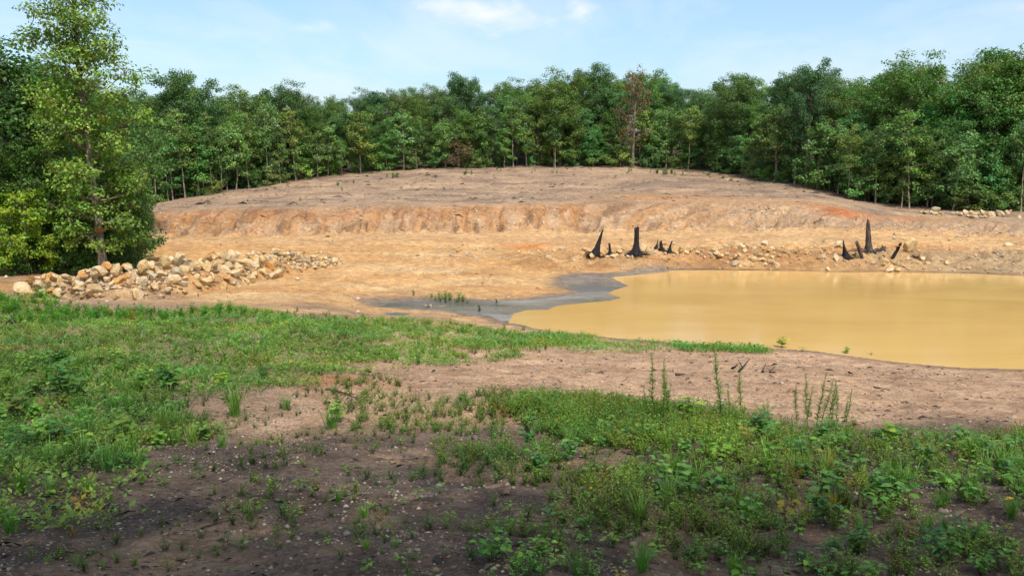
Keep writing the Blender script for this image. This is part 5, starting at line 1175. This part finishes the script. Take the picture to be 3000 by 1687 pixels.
def points_in(px_poly, n, soft=.6, thr=.40, nsc=.5, ylo=4.0):
    P = np.array([ground(u, v, ylo)[:2] for u, v in px_poly])
    x = rng.uniform(P[:, 0].min() - 1, P[:, 0].max() + 1, n * 4); y = rng.uniform(P[:, 1].min() - 1, P[:, 1].max() + 1, n * 4)
    d = sdist(x, y, P, 3.0); d = np.where(in_poly(x, y, P) & (d > 0), -6, d)
    q = fbm(x + 13, y + 5, 4, nsc) + np.clip(-d / soft, -1, 1) * .16
    ok = (q > thr + rng.uniform(0, .16, len(x))) & (d < soft) & (sdist(x, y, WATER_POLY) > .15)
    x, y = x[ok][:n], y[ok][:n]; return x, y
def tints(x, y, base=(1, 1, 1), amp=.35):
    a = fbm(x, y, 3, .45) - .5; b = fbm(x + 60, y, 3, .8) - .5
    t = np.array(base) * (1 + a[:, None] * amp * 2) * (1 + rng.normal(0, .12, (len(x), 1))); t[:, 0] *= 1 + b * .7; t[:, 2] *= 1 - b * .4; dry = rng.random(len(x)) < .03; t[dry] *= np.array([1.9, .85, .7]); return t
def carpet(name, label, cat, parts):
    V, Q, C, o = [], [], [], 0
    for (v, q, c) in parts: V.append(v); Q.append(q + o); C.append(c); o += len(v)
    ob = bpy.data.objects.new(name, mesh_q(name, np.concatenate(V), np.concatenate(Q), M_WEED, np.concatenate(C))); link(ob); tag(ob, label, cat, None, 'stuff'); return ob
MEADOW = [(-300, 865), (0, 872), (130, 868), (230, 905), (420, 918), (560, 910), (800, 922), (1000, 930), (1200, 945), (1420, 962), (1560, 975), (1690, 990), (1600, 1012), (1520, 1035), (1300, 1055), (1080, 1065), (950, 1085), (820, 1120), (640, 1160), (520, 1185), (480, 1300), (330, 1330), (200, 1360), (150, 1440), (60, 1520), (-300, 1560)]
parts = []
x, y = points_in(MEADOW, 10500, .8, .37, .6); parts.append(replicate(T_COVER, x, y, rng.uniform(.7, 1.5, len(x)), tints(x, y, (1.12, 1.0, 1.0)), 'c'))
x, y = points_in(MEADOW, 1100, .6, .42, .7); parts.append(replicate(T_BUSHY, x, y, rng.uniform(.6, 1.2, len(x)), tints(x, y, (1.1, 1.1, 1)), 'c'))
x, y = points_in(MEADOW, 700, .6, .44, .6); parts.append(replicate(T_GRASS, x, y, rng.uniform(.3, .6, len(x)), tints(x, y, (1.05, 1.1, 1)), 'c'))
x, y = points_in([(-300, 870), (0, 876), (130, 872), (230, 908), (420, 922), (560, 915), (700, 925), (500, 945), (200, 950), (0, 960), (-300, 960)], 330, .6, .36, .6); parts.append(replicate(T_UP, x, y, rng.uniform(.5, 1.0, len(x)), tints(x, y, (1.15, 1.2, 1)), 'c'))
carpet('meadow_weeds', 'bright green carpet of low weeds and grass on the left slope', 'weeds', parts)
parts = []
LEFTB = [(-300, 1000), (300, 1050), (480, 1100), (520, 1200), (470, 1310), (330, 1340), (200, 1380), (120, 1500), (0, 1580), (-300, 1640)]
x, y = points_in(LEFTB, 700, .5, .40, .8); parts.append(replicate(T_BUSHY, x, y, rng.uniform(.6, 1.3, len(x)), tints(x, y, (.95, .95, .95)), 'c'))
x, y = points_in(LEFTB, 260, .5, .42, .8); parts.append(replicate(T_LOBED, x, y, rng.uniform(.35, .8, len(x)), tints(x, y, (1.45, 1.25, 1.0)), 'c'))
x, y = points_in(LEFTB, 150, .5, .44, .8); parts.append(replicate(T_GRASS, x, y, rng.uniform(.5, 1.0, len(x)), tints(x, y), 'c'))
carpet('undergrowth', 'tangled darker weeds and vines along the left border', 'weeds', parts)
RIGHTB = [(1520, 1195), (1580, 1190), (1700, 1190), (1900, 1200), (2080, 1230), (2260, 1265), (2480, 1280), (2700, 1310), (2850, 1325), (3000, 1330), (3500, 1340), (3600, 1640), (3000, 1600), (2700, 1530), (2400, 1560), (2150, 1520), (1900, 1460), (1720, 1420), (1600, 1330), (1520, 1280)]
parts = []
x, y = points_in(RIGHTB, 1250, 1.3, .36, .7); parts.append(replicate(T_BUSHY, x, y, rng.uniform(.6, 1.1, len(x)), tints(x, y, (1.22, 1.12, .95)), 'c'))
GREENB = [(1560, 1185), (1700, 1190), (1900, 1200), (2080, 1235), (2060, 1320), (1900, 1330), (1650, 1300), (1560, 1240)]
x, y = points_in(GREENB, 420, .4, .30, .7); parts.append(replicate(T_BUSHY, x, y, rng.uniform(.8, 1.35, len(x)), tints(x, y, (1.25, 1.25, 1.0)), 'c'))
x, y = points_in(RIGHTB, 260, .4, .42, .7); parts.append(replicate(T_BROAD, x, y, rng.uniform(.6, 1.2, len(x)), tints(x, y, (.95, 1.0, .95)), 'c'))
x, y = points_in(RIGHTB, 110, .4, .44, .7); parts.append(replicate(T_GRASS, x, y, rng.uniform(.4, .85, len(x)), tints(x, y), 'c'))
x, y = points_in(RIGHTB, 70, .4, .40, .7); parts.append(replicate(T_LOBED, x, y, rng.uniform(.4, .75, len(x)), tints(x, y, (1.0, 1.05, 1.1)), 'c'))
LOWR = [(1600, 1400), (1750, 1420), (2150, 1520), (2400, 1560), (2700, 1530), (3000, 1600), (3500, 1640), (3500, 1720), (1450, 1720), (1500, 1560)]
x, y = points_in(LOWR, 170, .4, .44, 1.0); parts.append(replicate(T_BUSHY, x, y, rng.uniform(.4, .95, len(x)), tints(x, y, (1.0, 1.0, .9)), 'c'))
x, y = points_in(LOWR, 120, .4, .44, 1.0); parts.append(replicate(T_BROAD, x, y, rng.uniform(.4, .8, len(x)), tints(x, y, (1.0, 1.0, .9)), 'c'))
carpet('weed_bank', 'thick bank of small-leaved green weeds between mud and gravel at right', 'weeds', parts)
parts = []
SHORE = [(1480, 985), (1640, 985), (1800, 1000), (2000, 1010), (2230, 1022), (2240, 1034), (2100, 1032), (1980, 1024), (1850, 1040), (1700, 1040), (1560, 1030)]
x, y = points_in(SHORE, 420, .3, .47, .9); parts.append(replicate(T_COVER, x, y, rng.uniform(.7, 1.4, len(x)), tints(x, y, (1.0, 1.05, .9)), 'c'))
x, y = points_in([(2000, 1010), (2225, 1020), (2230, 1034), (2020, 1028)], 200, .3, .30, .9); parts.append(replicate(T_COVER, x, y, rng.uniform(.9, 1.7, len(x)), tints(x, y, (1.0, 1.1, .9)), 'c'))
x, y = points_in([(820, 1130), (1050, 1100), (1300, 1160), (1560, 1200), (1560, 1300), (1200, 1300), (900, 1260)], 230, .5, .44, .9); parts.append(replicate(T_BUSHY, x, y, rng.uniform(.4, .9, len(x)), tints(x, y, (1.2, 1.15, .9)), 'c'))
MUDB = [(500, 1190), (1400, 1180), (1900, 1480), (2200, 1560), (3000, 1620), (3000, 1687), (0, 1687), (0, 1580), (400, 1380)]
x, y = points_in(MUDB, 380, .6, .50, 1.2); parts.append(replicate(T_BUSHY, x, y, rng.uniform(.25, .7, len(x)), tints(x, y, (.95, .95, .9)), 'c'))
carpet('sparse_weeds', 'sparse tiny weeds dotted over mud and along the near shore', 'weeds', parts)

# ---- loose gravel and litter
def gravel():
    n = 26000
    yy = 4.6 * np.exp(rng.random(n) ** .8 * math.log(25 / 4.6)); xx = rng.uniform(-.68, .68, n) * yy
    keep = (fbm(xx + 4, yy, 4, .9) > rng.uniform(.30, .66, n)) & (sdist(xx, yy, WATER_POLY) > .25); xx, yy = xx[keep], yy[keep]; n = len(xx)
    zz = terrain(xx, yy); s = rng.gamma(2.0, .0032, n) * (1 + yy / 16) + .0025
    B = np.array([[1, 0, 0], [.2, .95, .1], [-.9, .25, 0], [-.3, -1, .05], [.1, .05, .75], [0, 0, -.5]])
    Fc = np.array([[0, 1, 4], [1, 2, 4], [2, 3, 4], [3, 0, 4], [1, 0, 5], [2, 1, 5], [3, 2, 5], [0, 3, 5]])
    V = B[None] * (1 + rng.normal(0, .22, (n, 6, 3))) * s[:, None, None]; a = rng.uniform(0, 6.28, n)[:, None]
    X = V[..., 0] * np.cos(a) - V[..., 1] * np.sin(a); Y = V[..., 0] * np.sin(a) + V[..., 1] * np.cos(a)
    V = np.stack([X + xx[:, None], Y + yy[:, None], V[..., 2] * .8 + zz[:, None] + s[:, None] * .15], -1).reshape(-1, 3)
    Q = (Fc[None] + (np.arange(n) * 6)[:, None, None]).reshape(-1, 3)
    pal = np.array([[.36, .28, .20], [.28, .19, .125], [.19, .135, .10], [.31, .25, .20], [.46, .38, .29], [.26, .16, .09]])
    C = np.repeat(pal[rng.integers(0, 6, n)] * rng.uniform(.7, 1.15, (n, 1)), 6, 0)
    o = bpy.data.objects.new('gravel', mesh_q('gravel', V, Q, M_STUFF, C)); link(o); tag(o, 'loose chert gravel strewn over the near ground', 'gravel', None, 'stuff')
def litter():
    n = 12000
    yy = 4.6 * np.exp(rng.random(n) * math.log(26 / 4.6)); xx = rng.uniform(-.68, .68, n) * yy
    keep = (fbm(xx + 44, yy, 4, 1.1) > rng.uniform(.38, .68, n)) & (sdist(xx, yy, WATER_POLY) > .3); xx, yy = xx[keep], yy[keep]; n = len(xx)
    b = Q4(); a = rng.normal(0.2, .9, n); D = np.stack([np.cos(a), np.sin(a), rng.normal(0, .12, n)], 1); N = unit(np.array([0, 0, 1.]) + rng.normal(0, .35, (n, 3)))
    ll = rng.gamma(2.0, .017, n) * (1 + yy / 14); pal = np.array([[.045, .032, .025], [.075, .05, .036], [.13, .09, .06], [.03, .024, .02]])
    b.leaves(np.stack([xx, yy, terrain(xx, yy) + .006], 1), D, N, ll, ll * rng.uniform(.12, .4, n), pal[rng.integers(0, 4, n)], .35)
    V, Q, C = b.arrays(); o = bpy.data.objects.new('wood_litter', mesh_q('wood_litter', V, Q, M_STUFF, C)); link(o); tag(o, 'dark bark chips and leaf scraps scattered over the near ground', 'litter', None, 'stuff')
def rubble():
    # small stones lying on the bank, the far shore and round the rock pile
    n = 17000; xx = rng.uniform(-36, 34, n); yy = rng.uniform(30, 72, n)
    q = 3600; j = rng.integers(0, len(SPINE) - 1, q); f = rng.random(q); xx[:q] = SPINE[j, 0] * (1 - f) + SPINE[j + 1, 0] * f + rng.normal(0, .8, q); yy[:q] = SPINE[j, 1] * (1 - f) + SPINE[j + 1, 1] * f + rng.normal(0, .8, q)
    z, k, dw, bank, hp = terrain(xx, yy, True)
    w = bank * .55 + sstep(5.0, 5.6, k) * (1 - sstep(6.9, 7.4, k)) * sstep(-8, 2, xx) * .55 + .05 + (hp > .02) * 1.6
    keep = (rng.random(n) < w * sstep(.36, .62, fbm(xx, yy, 4, .6)) * 1.5) & (dw > .1); xx, yy, zz = xx[keep], yy[keep], z[keep]; n = len(xx)
    inh = hp[keep] > .02; s = np.clip((rng.gamma(2.0, .028, n) + .02) * np.where(inh, 1.6, 1.0), 0, .125)
    B = np.array([[1, 0, 0], [.2, .95, .1], [-.9, .25, 0], [-.3, -1, .05], [.1, .05, .75], [0, 0, -.5]])
    Fc = np.array([[0, 1, 4], [1, 2, 4], [2, 3, 4], [3, 0, 4], [1, 0, 5], [2, 1, 5], [3, 2, 5], [0, 3, 5]])
    V = B[None] * (1 + rng.normal(0, .22, (n, 6, 3))) * s[:, None, None]
    V = V + np.stack([xx, yy, zz + s * .1], -1)[:, None, :]; Q = (Fc[None] + (np.arange(n) * 6)[:, None, None]).reshape(-1, 3)
    pal = np.array([[.56, .45, .30], [.42, .27, .14], [.30, .20, .12], [.50, .42, .32], [.60, .52, .40], [.36, .20, .09]])
    pc = pal[rng.integers(0, 6, n)] * rng.uniform(.75, 1.1, (n, 1)); pc[inh] = pc[inh] * np.array([.95, .88, .74]); C = np.repeat(pc, 6, 0)
    o = bpy.data.objects.new('rubble', mesh_q('rubble', V.reshape(-1, 3), Q, M_STUFF, C)); link(o); tag(o, 'small stones littering the cut bank and the far shore', 'rubble', None, 'stuff')
def slash():
    n = 4200; xx = rng.uniform(-42, 40, n); yy = rng.uniform(55, 101, n)
    z, k, dw, bank, hp = terrain(xx, yy, True)
    keep = (rng.random(n) < (sstep(9.0, 9.4, k) * .9 + .12) * sstep(.40, .60, fbm(xx * .6, yy, 4, .35)) * 1.3); xx, yy, zz = xx[keep], yy[keep], z[keep]; n = len(xx)
    b = Q4(); a = rng.normal(0.1, .5, n); D = np.stack([np.cos(a), np.sin(a), rng.normal(0, .10, n)], 1); N = unit(np.array([0, 0, 1.]) + rng.normal(0, .5, (n, 3)))
    ll = rng.gamma(2.0, .16, n) + .08; pal = np.array([[.07, .05, .038], [.11, .08, .058], [.16, .12, .085], [.05, .038, .03], [.24, .19, .14]])
    b.leaves(np.stack([xx, yy, zz + .03], 1), D, N, ll, ll * rng.uniform(.08, .3, n), pal[rng.integers(0, 5, n)], .5)
    V, Q, C = b.arrays(); o = bpy.data.objects.new('wood_scraps', mesh_q('wood_scraps', V, Q, M_STUFF, C)); link(o); tag(o, 'broken roots and wood scraps strewn over the far bare slope', 'litter', None, 'stuff')
def stuff_material():
    m, nt, L = new_mat('loose_bits'); at_ = nd(nt, 'ShaderNodeAttribute', attribute_name='Col'); geo = nd(nt, 'ShaderNodeNewGeometry')
    n = nd(nt, 'ShaderNodeTexNoise', i_Scale=60.0, i_Detail=3.0); L(geo.outputs['Position'], n.inputs['Vector'])
    p = nd(nt, 'ShaderNodeBsdfPrincipled', i_Roughness=.85); L(mixc(nt, 1.0, at_.outputs['Color'], mixc(nt, n.outputs[0], (.75, .75, .75), (1.2, 1.2, 1.2)), 'MULTIPLY'), p.inputs['Base Color']); out_of(nt, p.outputs[0]); return m
M_STUFF = stuff_material()
gravel(); litter(); rubble(); slash()
